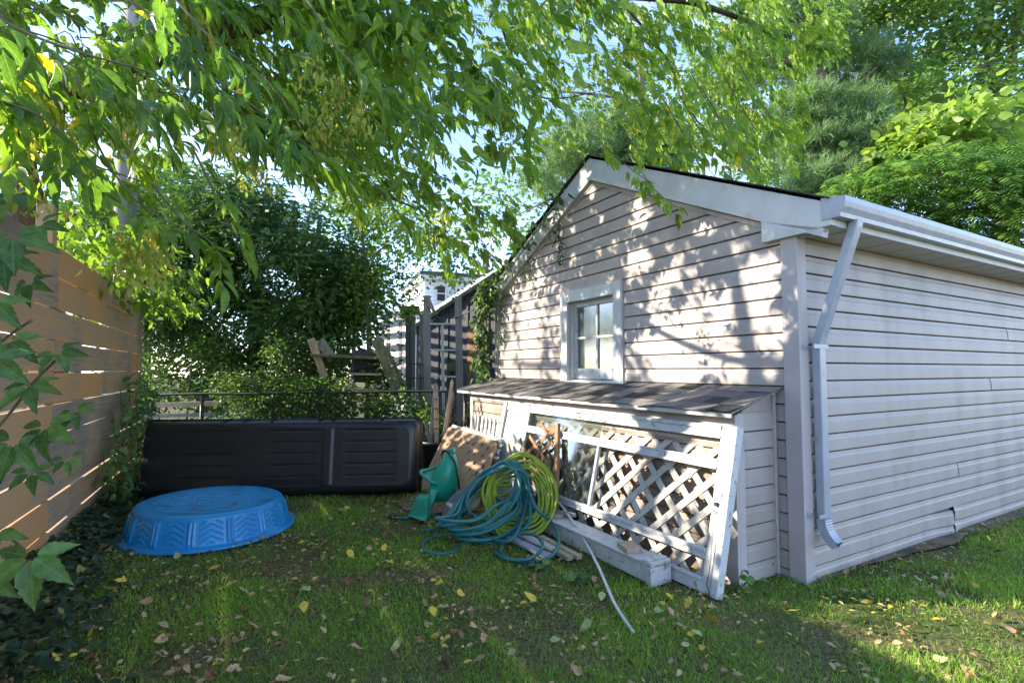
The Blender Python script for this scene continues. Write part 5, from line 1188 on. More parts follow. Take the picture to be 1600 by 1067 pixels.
# ---------------------------------------------------------------- generic crowns
def crown_pts(blobs, nclump, nleaf, sig, shell=.55, squash=.8, seed=1.0, gate_noise=-.25):
    P, Nn = [], []
    vol = [b[3]*b[4] for b in blobs]; tot = sum(vol)
    for (px0, py0, Y0, rx, ry, ry_d), v in zip(blobs, vol):
        c = np.array(at(px0, py0, Y0)); ax = rx*Y0/FPX; az = ry*Y0/FPX; ay = ry_d
        k = max(4, int(nclump*v/tot)); dirs = unit_rand(k); rr = shell+(1-shell)*RNG.random(k)**.6
        C_ = c+dirs*rr[:, None]*np.array([ax, ay, az]); nz = noisev(C_, 1.1, seed); ok = nz > gate_noise; C_, dr = C_[ok], dirs[ok]
        off = RNG.normal(size=(len(C_), nleaf, 3))*sig*np.array([1, 1, squash]); p = (C_[:, None, :]+off).reshape(-1, 3); P.append(p)
        o = off.reshape(-1, 3)/sig+np.repeat(dr, nleaf, 0)*.8; Nn.append(o)
    return np.concatenate(P), np.concatenate(Nn)
def tree(name, label, category, m, blobs, nclump, nleaf, sig, lsize, kind='mid', trunk=None, tm='bark_grey', droop=-.35, group=None, seed=1.0, gn=-.25, wid=1.1, base=None, shell=.5, part='crown', horiz=1.0, hue=(0, .85)):
    loc = base if base is not None else at(blobs[0][0], 600, blobs[0][2]); T = thing(name, label, category, (loc.x, loc.y, 0), 0, group)
    P, Nn = crown_pts(blobs, nclump, nleaf, sig, seed=seed, gate_noise=gn, shell=shell)
    P = P[:]; ok = P[:, 2] > .03; P, Nn = P[ok], Nn[ok]
    D = Nn*np.array([1, 1, .35*horiz])+RNG.normal(size=P.shape)*.5+np.array([0, 0, droop])
    h = hue[0]+(hue[1]-hue[0])*np.clip(.5+.45*noisev(P, 1.6, seed+4)+RNG.normal(size=len(P))*.16, 0, 1)
    big = RNG.random(len(P)) < .01; h[big] = .93
    leaves_obj(part, M[m], T, P, D, lsize*RNG.uniform(.7, 1.25, len(P)), kind, None, h, wid=wid)
    if trunk:
        for k, (pts, rad) in enumerate(trunk):
            C_ = cat(pts, 6); n2 = len(C_); rr = np.interp(np.linspace(0, len(rad)-1, n2), range(len(rad)), rad)
            C_ = [p+Vector((noise.noise(p*1.5), noise.noise(p*1.5+Vector((5, 0, 0))), 0))*.12*min(1, r*8) for p, r in zip(C_, rr)]
            mb = MB(); mb.tube(C_, list(rr), 9); mb.build('trunk' if k == 0 else 'branch', M[tm], T)
    return T
g0 = lambda x, Y: (lambda p: Vector((p.x, p.y, 0)))(at(x, 600, Y))
# cedar: dense dark mass behind the cargo shell
tree('cedar_tree', 'dense dark green cedar filling the middle left above the chain-link fence', 'tree', 'leaf_cedar',
     [(400, 400, 9.6, 165, 125, 1.3), (290, 440, 9.3, 100, 110, 1.0), (500, 430, 9.4, 85, 120, 1.0), (420, 520, 9.6, 170, 90, 1.2), (340, 350, 9.8, 110, 75, 1.0), (550, 470, 9.2, 50, 90, .7)], 1050, 34, .19, .22, 'spray',
     trunk=[([g0(400, 9.8), at(400, 480, 9.8), at(395, 300, 9.8)], [.18, .13, .04]), ([g0(480, 9.6), at(490, 450, 9.6), at(500, 340, 9.6)], [.12, .09, .03])], droop=-.6, seed=3, wid=.75, gn=-.16, base=g0(400, 9.7), shell=.35)
tree('cedar_tree', 'narrow dark cedar seen over the far end of the plank fence', 'tree', 'leaf_cedar', [(230, 380, 10.5, 70, 100, 1.0), (150, 380, 10.8, 60, 55, .9), (215, 500, 10, 40, 130, .8)], 420, 32, .17, .17, 'spray', trunk=[([g0(230, 10.6), at(230, 420, 10.6)], [.14, .05])], droop=-.4, seed=8, base=g0(230, 10.6))
tree('broadleaf_tree', 'bright broadleaf tree behind the posts of the plank fence', 'tree', 'leaf_ash', [(120, 375, 14, 90, 30, 1.6), (60, 350, 14, 60, 30, 1.4), (300, 310, 15, 100, 40, 1.8), (200, 350, 15, 60, 30, 1.5)], 360, 26, .26, .17, 'mid', trunk=[([g0(120, 14), at(120, 380, 14)], [.16, .08])], seed=12, base=g0(120, 14))
# bushes along the chain-link fence
BU = 'bushes along the chain-link fence'
tree('bush', 'sunlit yellow green bush just past the end of the plank fence', 'bush', 'leaf_bush', [(300, 570, 8.7, 75, 34, .45), (255, 595, 8.4, 40, 26, .4), (345, 540, 8.8, 40, 28, .4)], 190, 26, .10, .06, 'mid', [([g0(290, 8.6), at(300, 570, 8.6)], [.025, .012])], 'twig', group=BU, seed=15, base=g0(290, 8.6), hue=(.1, .95))
tree('bush', 'dark green bush hanging over the rail above the middle of the cargo shell', 'bush', 'leaf_bush', [(390, 605, 7.9, 70, 30, .4), (440, 620, 7.6, 60, 28, .35), (420, 575, 8.0, 36, 24, .3)], 230, 26, .09, .055, 'mid', [([g0(400, 7.8), at(400, 600, 7.8)], [.025, .012])], 'twig', group=BU, seed=18, base=g0(400, 7.8), hue=(.1, .9))
tree('bush', 'leafy bush swallowing the old potting bench', 'bush', 'leaf_bush', [(500, 622, 7.5, 60, 26, .3), (455, 570, 8.2, 34, 50, .4), (560, 632, 7.5, 50, 18, .25), (512, 575, 8.3, 26, 40, .3)], 260, 26, .09, .055, 'mid', [([g0(510, 7.8), at(510, 600, 7.8)], [.025, .012])], 'twig', group=BU, seed=22, base=g0(510, 7.8), hue=(.05, .85))
tree('bush', 'low bush with broader leaves between the bench and the bucket', 'bush', 'leaf_bush', [(620, 645, 7.5, 40, 28, .3), (600, 600, 7.9, 22, 34, .3), (655, 660, 7.1, 22, 20, .25)], 110, 22, .09, .07, 'mid', [([g0(620, 7.6), at(620, 640, 7.6)], [.02, .01])], 'twig', group=BU, seed=25, base=g0(620, 7.6))
tree('bush', 'shaded low bush behind the left end of the cargo shell', 'bush', 'leaf_cedar', [(250, 605, 9.4, 60, 26, .5), (350, 620, 9.0, 60, 24, .5), (450, 640, 8.2, 90, 26, .3)], 200, 26, .10, .08, 'mid', [([g0(250, 9.4), at(250, 610, 9.4)], [.02, .01])], 'twig', group=BU, seed=27, base=g0(250, 9.4))
# slender sapling with sky between its leaves
tree('birch_sapling', 'slender sparse sapling with small round leaves between cedar and white house', 'tree', 'leaf_sap',
     [(610, 350, 8.8, 70, 60, .7), (560, 330, 9, 50, 60, .6), (680, 400, 8.8, 55, 40, .6), (590, 440, 8.6, 45, 50, .5), (640, 470, 8.5, 30, 40, .4), (720, 420, 8.6, 30, 30, .4), (600, 290, 9, 80, 40, .7), (575, 500, 8.7, 30, 40, .4)], 380, 13, .12, .055, 'mid',
     trunk=[([g0(575, 8.8), at(575, 500, 8.8), at(570, 420, 8.8), at(565, 300, 8.8)], [.05, .04, .03, .012]), ([at(575, 425, 8.8), at(590, 395, 8.7), at(625, 370, 8.7)], [.02, .014, .006]), ([at(578, 480, 8.8), at(610, 440, 8.6), at(640, 420, 8.6)], [.018, .012, .005])], seed=31, gn=-.6, wid=1.7, base=g0(575, 8.8), hue=(.2, 1.0), shell=.1)
tree('background_tree', 'light green tree far behind the white house, glimpsed through the crown', 'tree', 'leaf_ash', [(800, 330, 34, 90, 60, 4), (650, 360, 36, 90, 40, 4), (880, 250, 34, 60, 90, 4), (560, 350, 38, 90, 40, 4)], 260, 22, .7, .42, 'mid', trunk=[([g0(760, 34), at(760, 400, 34)], [.3, .15])], seed=33, gn=.02, base=g0(760, 34))

# pine behind the garage: bundles of needles on branches
def pine(name, label, blobs, nb, base, trunk, seed):
    T = thing(name, label, 'tree', base); P, Nn = crown_pts(blobs, nb, 1, .01, seed=seed, shell=.25, gate_noise=-.4)
    k = 46; Pn = np.repeat(P, k, 0)+RNG.normal(size=(len(P)*k, 3))*.05+np.repeat(Nn, k, 0)*RNG.uniform(0, .10, (len(P)*k, 1)); D = RNG.normal(size=Pn.shape)*.7+np.repeat(Nn/np.maximum(.3, np.linalg.norm(Nn, axis=1))[:, None], k, 0)*.9+np.array([0, 0, .3])
    h = np.repeat(np.clip(.45+.5*noisev(P, .8, seed), 0, 1), k)+RNG.normal(size=len(Pn))*.12
    leaves_obj('crown', M['leaf_pine'], T, Pn, D, RNG.uniform(.16, .28, len(Pn)), 'needle', None, h, wid=1.3)
    for q, (pts, rad) in enumerate(trunk):
        C_ = cat(pts, 5); rr = np.interp(np.linspace(0, len(rad)-1, len(C_)), range(len(rad)), rad); mb = MB(); mb.tube(C_, list(rr), 9); mb.build('trunk' if q == 0 else 'branch', M['bark_grey'], T)
    return T
pine('pine_tree', 'soft blue green pine rising behind the right half of the garage roof', [(1300, 240, 13, 85, 60, 1.4), (1260, 180, 13, 60, 45, 1.2), (1330, 190, 13, 55, 40, 1.1), (1230, 60, 13.5, 100, 60, 1.5), (1340, 110, 13.5, 60, 40, 1.2), (1280, 290, 12.5, 60, 30, 1.0), (1380, 230, 13, 40, 30, 1.0)], 2300, g0(1290, 13.4),
     [([g0(1290, 13.4), at(1290, 300, 13.4), at(1285, 100, 13.4), at(1270, -80, 13.4)], [.22, .2, .14, .08]), ([at(1288, 160, 13.4), at(1330, 140, 13), at(1370, 105, 12.8)], [.06, .04, .02]), ([at(1286, 130, 13.4), at(1240, 100, 13), at(1200, 90, 12.8)], [.06, .04, .02])], 41)
pine('pine_tree', 'dark pine boughs left of the garage peak against the sky', [(900, 240, 12, 60, 26, .9), (880, 270, 12, 46, 20, .8), (930, 205, 12.3, 60, 24, .9), (950, 270, 12.5, 70, 46, .9), (845, 292, 12, 30, 12, .6), (1010, 240, 12.5, 70, 60, 1)], 800, g0(1000, 12.8),
     [([g0(1000, 12.8), at(1000, 300, 12.8), at(1000, 60, 12.8)], [.2, .16, .08]), ([at(1000, 250, 12.8), at(940, 225, 12.4), at(860, 232, 12)], [.05, .04, .012]), ([at(1000, 310, 12.8), at(900, 300, 12.2), at(800, 340, 12)], [.05, .035, .012]), ([at(1000, 160, 12.8), at(930, 148, 12.4), at(850, 142, 12)], [.05, .035, .012])], 44)
# tall locust at the top right
tree('locust_tree', 'tall airy tree with a forked grey trunk in the top right corner', 'tree', 'leaf_ash',
     [(1450, 60, 18, 130, 70, 2.4), (1350, 40, 18, 90, 60, 2.2), (1560, 40, 18, 70, 50, 2), (1480, 150, 17.5, 90, 45, 2), (1400, 170, 17, 70, 50, 1.8), (1300, 20, 18.5, 90, 50, 2), (1560, 140, 18, 60, 36, 1.6), (1450, -60, 18, 220, 60, 2.5), (1580, 210, 17, 60, 36, 1.6), (1500, 210, 17, 60, 40, 1.6)], 880, 30, .30, .21, 'mid',
     trunk=[([g0(1575, 18), at(1570, 240, 18), at(1565, 180, 18), at(1548, 100, 18), at(1545, -60, 18)], [.42, .36, .30, .2, .1]), ([at(1562, 190, 18), at(1580, 110, 17.8), at(1590, 20, 17.8), at(1602, -60, 17.8)], [.18, .15, .12, .06]), ([at(1550, 115, 18), at(1530, 105, 17.9), at(1520, 80, 17.9)], [.14, .1, .04])], tm='bark_grey', seed=51, gn=-.14, base=g0(1575, 18), wid=1.2, hue=(.1, 1.0))
tree('background_tree', 'mid green tree behind the pine, its top seen between pine and locust', 'tree', 'leaf_ash', [(1180, 120, 20, 110, 90, 2.5), (1060, 180, 21, 110, 70, 2.5), (1240, 260, 19, 90, 60, 2), (1420, 240, 20, 110, 60, 2.2)], 420, 28, .34, .23, 'mid', trunk=[([g0(1180, 20), at(1180, 200, 20)], [.3, .15])], seed=53, gn=-.1, base=g0(1180, 20))
# broad compound-leaved shrub tree right behind the garage
def frond_tree(name, label, m, blobs, nf, base, trunk, seed, L=(.45, .75)):
    """long drooping pinnate leaves: every frond is an arching midrib with narrow leaflets in pairs"""
    T = thing(name, label, 'tree', base); P, Nn = crown_pts(blobs, nf, 1, .01, seed=seed, shell=.72, gate_noise=-.6); FP_, FD, FS, FNn, FH = [], [], [], [], []
    rs = random.Random(seed)
    for p, n0 in zip(P, Nn):
        p = Vector(p); az = Vector((n0[0], n0[1], 0)); az = (az.normalized() if az.length > .05 else Vector((1, 0, 0)))
        d = (az*.8+Vector((rs.gauss(0, .5), rs.gauss(0, .5)-.25, .35+rs.gauss(0, .15)))).normalized(); ln = rs.uniform(*L); hue = min(1, max(0, .45+.4*noise.noise(p*1.4)+rs.gauss(0, .12))); q = p.copy(); n_ = 9
        for i in range(n_+1):
            d = (d+Vector((0, 0, -.13))).normalized(); q = q+d*ln/n_; sd_ = d.cross(Vector((rs.gauss(0, .12), rs.gauss(0, .12), 1))).normalized(); w = .15*math.sin(PI*(.18+.78*i/(n_+1)))+.02
            for sg in (-1, 1): FP_.append(q[:]); FD.append((sd_*sg+d*.35+Vector((0, 0, -.22)))[:]); FS.append(w); FNn.append((0+rs.gauss(0, .15), rs.gauss(0, .15), 1)); FH.append(hue+rs.gauss(0, .04))
    leaves_obj('crown', M[m], T, FP_, FD, np.array(FS), 'mid', np.array(FNn), np.array(FH), wid=.62)
    for k, (pts, rad) in enumerate(trunk):
        C_ = cat(pts, 5); rr = np.interp(np.linspace(0, len(rad)-1, len(C_)), range(len(rad)), rad); mb = MB(); mb.tube(C_, list(rr), 9); mb.build('trunk' if k == 0 else 'branch', M['bark'], T)
frond_tree('sumac_tree', 'lush green sumac with long feathery leaves spilling over the garage gutter line', 'leaf_sumac',
     [(1440, 300, 10.5, 110, 50, 1.2), (1540, 330, 10, 90, 50, 1.2), (1350, 310, 10.5, 60, 30, 1.0), (1600, 350, 9.8, 70, 45, 1.0), (1480, 265, 10.8, 80, 30, 1.0), (1580, 290, 10.4, 60, 30, 1.0)], 1050, g0(1480, 10.8), [([g0(1480, 10.8), at(1480, 330, 10.8), at(1470, 260, 10.8)], [.10, .07, .03])], 61)
frond_tree('walnut_tree', 'pale feathery young walnut boughs between pine and locust', 'leaf_ash',
     [(1390, 130, 14, 40, 24, .8), (1430, 160, 14, 30, 30, .8), (1560, 170, 14, 50, 20, .8), (1600, 150, 14, 30, 20, .8)], 150, g0(1420, 14.4), [([g0(1420, 14.4), at(1420, 230, 14.4), at(1410, 140, 14.2)], [.08, .05, .02]), ([at(1420, 250, 14.4), at(1500, 200, 14.3), at(1580, 165, 14)], [.04, .03, .01])], 67, (.5, .8))
tree('catalpa_tree', 'pale yellow green broad-leaved treetop catching the sun above the sumac', 'tree', 'leaf_bright', [(1450, 215, 11.4, 60, 36, .8), (1410, 235, 11.4, 40, 20, .7), (1500, 190, 11.4, 40, 22, .7), (1540, 215, 11.4, 46, 20, .7), (1570, 250, 11.2, 30, 18, .5)], 190, 8, .20, .22, 'mid', trunk=[([g0(1470, 11.6), at(1470, 230, 11.6)], [.08, .03])], seed=64, gn=-.6, wid=1.5, droop=-.3, base=g0(1470, 11.6))

# ---------------------------------------------------------------- climbers
CV = thing('climbing_vine', 'light green creeper climbing the left corner of the garage to the eave', 'vine', GW(4.2, .1, 0))
stem = cat([GW(4.35, .06, 0), GW(4.3, .08, .9), GW(4.28, .08, 1.6), GW(4.22, .12, 2.2), GW(4.0, .12, 2.45), GW(3.6, .10, 2.62), GW(3.0, .1, 2.95), GW(2.5, .1, 3.2)], 8)
mb = MB(); mb.tube(stem, .008, 6); mb.build('stem', M['twig'], CV)
P = []
for i, s in enumerate(stem):
    f = i/len(stem); nlf = 34 if f < .55 else 5
    for _ in range(nlf): P.append(list(s+GU*random.gauss(.05 if f < .5 else 0, .10)-GV*random.uniform(.0, .12)+ZZ*random.gauss(0, .08)))
P = np.array(P); leaves_obj('leaves', M['leaf_bush'], CV, P, RNG.normal(size=P.shape)*.5+np.array([0, -.2, -.7]), RNG.uniform(.06, .11, len(P)), 'mid', np.tile(-np.array(GV)+[0, 0, .4], (len(P), 1))+RNG.normal(size=P.shape)*.4, RNG.random(len(P))*.95, wid=1.1)
for pts in ([(3.25, 2.85), (3.22, 2.6), (3.25, 2.4)], [(2.6, 3.08), (2.62, 2.85), (2.58, 2.65), (2.6, 2.5)], [(3.9, 2.3), (3.95, 1.95), (3.93, 1.7)], [(2.75, 3.05), (2.8, 2.8)]):
    st_ = cat([GW(u, .05, z) for u, z in pts], 8); mb = MB(); mb.tube(st_, .003, 4); mb.build('tendril', M['twig'], CV)
    P = np.array([list(s+GU*random.gauss(0, .03)-GV*random.uniform(0, .03)+ZZ*random.gauss(0, .02)) for s in st_ for _ in range(3)])
    leaves_obj('leaves', M['leaf_bush'], CV, P, RNG.normal(size=P.shape)*.4+np.array([0, 0, -.8]), RNG.uniform(.03, .055, len(P)), 'mid', np.tile(-np.array(GV), (len(P), 1))+RNG.normal(size=P.shape)*.3, RNG.random(len(P))*.6)
# creeper on the far part of the plank fence
FV = thing('fence_creeper', 'young creeper growing up the far end of the plank fence beside the pool', 'vine', FXY(5.6)+fn*.1)
P = []
for sy, top in ((5.2, .95), (5.5, 1.15), (5.9, 1.2), (6.3, 1.1), (6.6, 1.0), (4.9, .55)):
    st_ = cat([FXY(sy)+fn*.10, FXY(sy+.05)+fn*.09+ZZ*top*.5, FXY(sy-.05)+fn*.07+ZZ*top], 8); mb = MB(); mb.tube(st_, .005, 5); mb.build('stem', M['twig'], FV)
    P += [list(s+fd*random.gauss(0, .12)+fn*random.uniform(0, .18)+ZZ*random.gauss(0, .06)) for s in st_ for _ in range(6)]
P = np.array(P); P = P[P[:, 2] > .02]; leaves_obj('leaves', M['leaf_creeper'], FV, P, RNG.normal(size=P.shape)*.5+np.array([.4, -.3, -.3]), RNG.uniform(.06, .10, len(P)), 'mid', np.tile(np.array(fn)*.7+[0, 0, .8], (len(P), 1))+RNG.normal(size=P.shape)*.35, RNG.random(len(P)), wid=1.2)
# five-fingered creeper close to the camera on the left
NC = thing('woodbine', 'five-fingered creeper hanging close in at the left edge in front of the fence', 'vine', at(-60, 900, 1.5).xy.to_3d())
vst = [[(-60, 1000), (-30, 850), (-20, 700), (-30, 500), (-20, 380), (-40, 250)], [(-30, 700), (20, 640), (50, 600), (90, 560)], [(-30, 860), (10, 840), (40, 860)], [(-30, 420), (10, 400), (40, 360)], [(-30, 560), (20, 520), (50, 500)]]
for v in vst: mb = MB(); mb.tube(cat([at(a, b, 1.6) for a, b in v], 6), .004, 6); mb.build('stem', M['twig'], NC)
P, D, S, Nn = [], [], [], []
random.seed(77)
for x, y, Yd, sz, tilt in ((48, 868, 1.45, .145, 10), (-8, 830, 1.5, .12, -30), (70, 665, 1.65, .125, 20), (20, 690, 1.6, .13, -10), (115, 640, 1.75, .075, 30), (45, 600, 1.6, .10, 25), (90, 548, 1.6, .09, 40), (10, 530, 1.6, .12, 10), (-10, 470, 1.5, .12, 0), (45, 440, 1.7, .09, 20), (20, 370, 1.5, .13, 30), (60, 350, 1.6, .10, 35), (50, 735, 1.75, .08, 15), (105, 715, 1.8, .06, 20), (-10, 560, 1.4, .12, 10), (20, 300, 1.6, .11, 0), (-15, 900, 1.5, .1, 0), (5, 400, 1.6, .12, 20)):
    c = at(x, y, Yd); out = Vector((.55, -.15, 0)); nrm = Vector((.15+random.gauss(0, .2), -.85, .55+random.gauss(0, .15))).normalized(); mid = Vector((math.sin(R(tilt)), -.2, -math.cos(R(tilt)))); mid = (mid-nrm*mid.dot(nrm)).normalized(); sd_ = nrm.cross(mid)
    for a_, f in ((0, 1.0), (48, .92), (-48, .92), (105, .68), (-105, .68)):
        dd = mid*math.cos(R(a_))+sd_*math.sin(R(a_))-nrm*.18+Vector((random.gauss(0, .06), random.gauss(0, .06), random.gauss(0, .06))); P.append(list(c+dd*.012)); D.append(list(dd)); S.append(sz*f); Nn.append(list(nrm+sd_*random.gauss(0, .2)))
leaves_obj('leaves', M['leaf_creeper'], NC, P, D, np.array(S)*.9, 'near', np.array(Nn), RNG.random(len(P))*.8+.1, wid=.8)

# ---------------------------------------------------------------- ground ivy, weeds, grass, litter
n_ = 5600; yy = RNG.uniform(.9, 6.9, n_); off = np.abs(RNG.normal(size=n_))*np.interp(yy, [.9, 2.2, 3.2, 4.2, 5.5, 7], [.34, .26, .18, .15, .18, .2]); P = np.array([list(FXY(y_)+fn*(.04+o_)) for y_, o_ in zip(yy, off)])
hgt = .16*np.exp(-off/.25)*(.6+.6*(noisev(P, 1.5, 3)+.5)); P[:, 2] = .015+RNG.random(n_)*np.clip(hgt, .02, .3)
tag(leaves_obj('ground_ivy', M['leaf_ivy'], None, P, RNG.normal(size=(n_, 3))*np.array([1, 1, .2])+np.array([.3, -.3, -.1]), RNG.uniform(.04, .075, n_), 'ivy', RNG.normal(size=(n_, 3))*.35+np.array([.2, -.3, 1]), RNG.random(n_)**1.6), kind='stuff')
mbp = []
def weed(x, y, h, nl, lab, m='leaf_creeper', s=.08):
    c = gnd(x, y); W_ = thing('weed_plant', lab, 'weed', c); mb = MB(); P, D = [], []
    for k in range(max(2, nl//4)):
        e = c+Vector((random.gauss(0, h*.5), random.gauss(0, h*.4), h*random.uniform(.6, 1))); st_ = cat([c, c.lerp(e, .5)+ZZ*h*.15, e], 4); mb.tube(st_, .0025, 4)
        for q in range(4): i = int((q+1)/4*(len(st_)-1)); P.append(list(st_[i])); D.append([random.gauss(0, 1), random.gauss(0, 1), random.uniform(-.3, .3)])
    mb.build('stem', M['twig'], W_); P = np.array(P); leaves_obj('leaves', M[m], W_, P, np.array(D), RNG.uniform(.7, 1.2, len(P))*s, 'near', np.tile([0, -.3, 1.0], (len(P), 1))+RNG.normal(size=P.shape)*.3, RNG.random(len(P)), wid=1.3)
weed(905, 910, .07, 8, 'broad-leaved weed in the grass in front of the boxed beam', s=.085); weed(850, 890, .05, 6, 'small weed at the end of the lumber pile', s=.08); weed(1150, 925, .16, 14, 'leafy weed tuft at the foot of the frame and lean-to corner', s=.06)
weed(1195, 898, .10, 8, 'weed with one large pale leaf beside the garage corner post', s=.08); weed(160, 770, .22, 16, 'weed growing between the pool and the plank fence', s=.08)
NB = 190000
def inview(P):
    x, y, d = proj(P); return (x > -30) & (x < 1640) & (y < 1110)
q = RNG.random(NB*2); yy = 1.75+(q**1.35)*5.6; xx = RNG.uniform(-1.05, 1.05, NB*2)*yy
# more area far out, fewer blades per metre there
P = np.stack([xx, yy, np.zeros(NB*2)], 1); ok = inview(P)
rel = P-np.array(GC); gvv = rel@np.array(GV); guu = rel@np.array(GU); ok &= ~((gvv > -.02) & (guu > -.02)); ok &= ~((gvv > -.44) & (guu > .15) & (guu < 4.1))
fx = -1.336-.521*P[:, 1]; ok &= P[:, 0] > fx+.15; P = P[ok]; gvv = gvv[ok]; guu = guu[ok]
nz = noisev(P, 1.6, 7)+.5*noisev(P, 5, 1)
dirt = ((-guu < .14) & (-guu > 0) & (gvv > .3)); dx, dy = P[:, 0]-(gnd(690, 800).x+.1), P[:, 1]-(gnd(690, 800).y+.35); dirt |= (dx/.6)**2+(dy/.48)**2 < 1
pk = np.clip(.62+1.3*nz, .10, 1)*np.where(dirt, .5, 1); P = P[RNG.random(len(P)) < pk][:NB]
n_ = len(P); nz = noisev(P, 1.1, 9); P[:, 2] = .004
edge = ((P-np.array(GC))@np.array(GV) > -.3); hgt = RNG.uniform(.014, .034, n_)*(1+.5*np.clip(nz, -.5, 1)); tuft = noisev(P, 4.5, 2) > .22; hgt[tuft] *= 1.12; tall = RNG.random(n_) < .03; hgt[tall] *= 1.7
wd = .0026+.0009*P[:, 1]; D = RNG.normal(size=(n_, 3))*np.array([.55, .55, .1])+np.array([0, 0, 1.0])
V, F = np.array([(-1, 0, 0), (1, 0, 0), (.6, .55, .0), (-.6, .55, .0), (0, 1, 0)], float), [(0, 1, 2), (0, 2, 3), (3, 2, 4)]
def tmpl2(kind, _old=tmpl): return (np.array([(-.5, 0, 0), (.5, 0, 0), (.38, .55, .10), (-.38, .55, .10), (0, 1, .32)], float), [(0, 1, 2), (0, 2, 3), (3, 2, 4)]) if kind == 'blade' else _old(kind)
tmpl = tmpl2
hue = np.clip(.42+.45*nz+RNG.normal(size=n_)*.16, 0, .9); hue[RNG.random(n_) < .05] = .98
# blades are narrow: scale the width through a per-batch factor
go = []
for lo, hi in ((0, 3.0), (3.0, 4.6), (4.6, 99)):
    s = (P[:, 1] >= lo) & (P[:, 1] < hi)
    if s.sum(): go.append((P[s], D[s], hgt[s], hue[s], {0: .10, 3.0: .14, 4.6: .22}[lo]))
Pa = np.concatenate([g_[0] for g_ in go])
GR = thing('grass', None, None); bpy.data.objects.remove(GR)
first = None
for (p_, d_, h_, hu, w_) in go:
    o = leaves_obj('grass', M['grass'], None, p_, d_, h_, 'blade', None, hu, wid=w_); tag(o, kind='stuff')
print('grass', n_)
# rough grass and weeds beyond the chain-link fence
n_ = 9000; P = np.stack([RNG.uniform(-9, 2, n_), RNG.uniform(7.3, 13, n_), np.zeros(n_)], 1)
tag(leaves_obj('undergrowth', M['leaf_bush'], None, P, RNG.normal(size=(n_, 3))*.5+np.array([0, 0, .7]), RNG.uniform(.08, .22, n_), 'mid', None, RNG.random(n_)*.7, wid=.7), kind='stuff')
# low clover and plantain patches breaking up the lawn
n_ = 14000; P = np.stack([RNG.uniform(-1, 1, n_), 1.8+RNG.random(n_)**.8*5.0, np.full(n_, .02)], 1); P[:, 0] *= P[:, 1]; rel = P-np.array(GC)
ok = ~(((rel@np.array(GV)) > -.1) & ((rel@np.array(GU)) > -.05)) & (P[:, 0] > -1.1-.521*P[:, 1]) & ((noisev(P, 2.7, 14)+.12*RNG.normal(size=n_)) > .24); P = P[ok]; n_ = len(P); P[:, 2] += RNG.random(n_)*.012
tag(leaves_obj('clover_patches', M['leaf_bush'], None, P, RNG.normal(size=(n_, 3))*np.array([1, 1, .15]), RNG.uniform(.014, .030, n_), 'mid', RNG.normal(size=(n_, 3))*.3+np.array([0, 0, 1]), RNG.random(n_), wid=1.7), kind='stuff')
# litter too small to count, then the fallen leaves one by one
n_ = 9500; P = np.stack([RNG.uniform(-1, 1, n_), 1.8+RNG.random(n_)**.8*5.2, np.full(n_, .032)], 1); P[:, 0] *= P[:, 1]; rel = P-np.array(GC); ok = ~(((rel@np.array(GV)) > -.45) & ((rel@np.array(GU)) > -.0)) & (P[:, 0] > -1.2-.521*P[:, 1])
ok &= (noisev(P, 2.2, 6)+(.25*RNG.normal(size=len(P)))) > .0; P = P[ok]; n_ = len(P); tag(leaves_obj('leaf_litter', M['litter'], None, P, RNG.normal(size=(n_, 3))*np.array([1, 1, .2]), RNG.uniform(.016, .05, n_), 'mid', RNG.normal(size=(n_, 3))*.4+np.array([0, 0, 1]), RNG.random(n_)), kind='stuff')
def fallen_mesh(sd, m, curl, size, lobed):
    random.seed(sd); V, F = tmpl('near'); mb = MB(); v = []
    for x, y, z in V:
        f = 1.0+(.35*math.sin(y*14+sd) if lobed else .05*math.sin(y*9+sd)); X = x*1.25*f; a = X*curl*3; r = 1/(curl*3)
        v.append(Vector((r*math.sin(a), y-.5, r*(1-math.cos(a))+.15*curl*(y-.5)**2*2+.02*math.sin(x*9+sd)))*size)
    mb.v = v; mb.f = [tuple(f) for f in F]; mb.sm = [True]*len(F)
    mb.tube([Vector((0, -.5, 0))*size, Vector((.03, -.62, .03))*size, Vector((.02, -.8, .02))*size], .02*size, 4)
    return mb, m
protos = []
kinds = [('f_yellow', 'yellow', .35, .085, False), ('f_yellow', 'yellow', .6, .07, True), ('f_tan', 'tan', .9, .075, False), ('f_tan', 'tan', 1.1, .065, True), ('f_pale', 'pale green', .4, .085, False), ('f_brown', 'brown', 1.0, .06, False), ('f_brown', 'brown', .8, .07, True)]
for i, (m_, nm, cu, sz, lb) in enumerate(kinds):
    mb, _ = fallen_mesh(i*3+1, m_, cu, sz, lb); o = mb.build('fallen_leaf', M[m_]); tag(o, {'yellow': 'yellow leaf fallen on the shaded grass', 'tan': 'curled tan leaf fallen on the shaded grass', 'pale green': 'pale green leaf fallen on the shaded grass', 'brown': 'dry brown leaf fallen on the shaded grass'}[nm], 'fallen leaf', nm+' leaves fallen on the lawn'); protos.append(o)
spots = [(505, 878, 4), (490, 918, 0), (475, 960, 0), (720, 935, 0), (620, 1020, 4), (868, 1010, 4), (1115, 977, 0), (1287, 943, 0), (1353, 948, 0), (1428, 934, 4), (820, 1048, 2), (1090, 1000, 4), (395, 853, 4), (333, 895, 0), (278, 860, 0), (245, 860, 0), (1210, 985, 4), (880, 865, 0), (1300, 1020, 2), (560, 1030, 2), (700, 990, 3), (655, 1010, 2), (900, 1060, 2), (530, 840, 2), (575, 826, 2), (430, 900, 2), (735, 965, 3), (1470, 1040, 4), (1545, 848, 0), (155, 890, 0), (140, 905, 0), (180, 930, 2), (140, 1000, 0), (1240, 965, 0)]
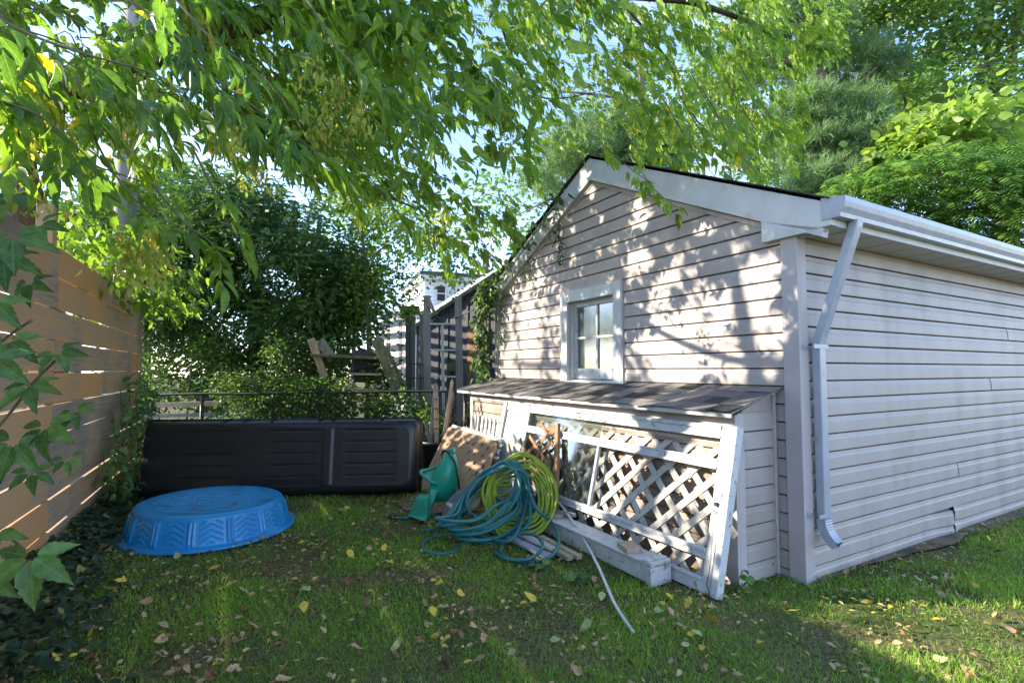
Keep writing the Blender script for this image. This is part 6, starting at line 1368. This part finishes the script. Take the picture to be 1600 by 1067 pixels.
pts = [(gnd(a, b), k) for a, b, k in spots]; random.seed(99)
while len(pts) < 285:
    Yd = 1.9+random.random()**.9*4.9; X = random.uniform(-1, 1)*Yd; p = Vector((X, Yd, 0)); r = p-GC
    if r.dot(GV) > -.5 and r.dot(GU) > -.05: continue
    if X < -1.0-.521*Yd: continue
    if (p-Vector((-2.55, 4.49, 0))).length < .7: continue
    if Yd > 5.3 and -3.9 < X < -.9: continue
    if r.dot(GU) < -.1 and random.random() < .35: continue
    pts.append((p, random.choices(range(7), (2, 2, 5, 5, 3, 3, 3))[0]))
PLACES = [('beside the blue pool', Vector((-2.3, 4.2, 0)), 1.15), ('in front of the black cargo shell', Vector((-1.7, 5.2, 0)), 1.0), ('around the teal hose', Vector((-.4, 4.1, 0)), .75), ('near the green child seat', Vector((-.9, 4.9, 0)), .7), ('in front of the boxed beam', Vector((.5, 3.2, 0)), .75), ('near the garage corner', Vector((1.7, 2.9, 0)), .8), ('along the garage side wall', Vector((3.0, 3.5, 0)), 1.1)]
def place_of(p):
    best = None
    for nm, c_, r_ in PLACES:
        d_ = (p-c_).length/r_
        if d_ < 1 and (best is None or d_ < best[0]): best = (d_, nm)
    if best: return best[1]
    if p.x < -1.0-.30*p.y: return 'by the ivy along the plank fence'
    if p.y < 2.5: return 'on the near edge of the lawn, '+('left part' if p.x < -.8 else 'middle part' if p.x < .8 else 'right part')
    return 'on the open lawn '+('left of centre' if p.x < -.9 else 'at its centre' if p.x < .5 else 'right of centre')
LOOK = {0: ('broad bright yellow leaf', 'yellow'), 1: ('ragged lobed yellow leaf', 'ragged yellow'), 2: ('curled tan leaf', 'tan'), 3: ('tightly curled lobed tan leaf', 'curled tan'), 4: ('pale green leaf', 'pale green'), 5: ('small curled dark brown leaf', 'dark brown'), 6: ('ragged brown leaf', 'brown')}
used = set()
for p, k in pts:
    src = protos[k]
    if k not in used: o = src; used.add(k)
    else: o = src.copy(); COL.objects.link(o)
    wh = place_of(p); tag(o, LOOK[k][0]+' '+wh, 'fallen leaf', LOOK[k][1]+' leaves '+wh)
    s = random.uniform(.5, 1.0); o.location = (p.x, p.y, .030+random.random()*.012); o.rotation_euler = (random.gauss(0, .5), random.gauss(0, .5), random.uniform(0, 6.28)); o.scale = (s, s, s)
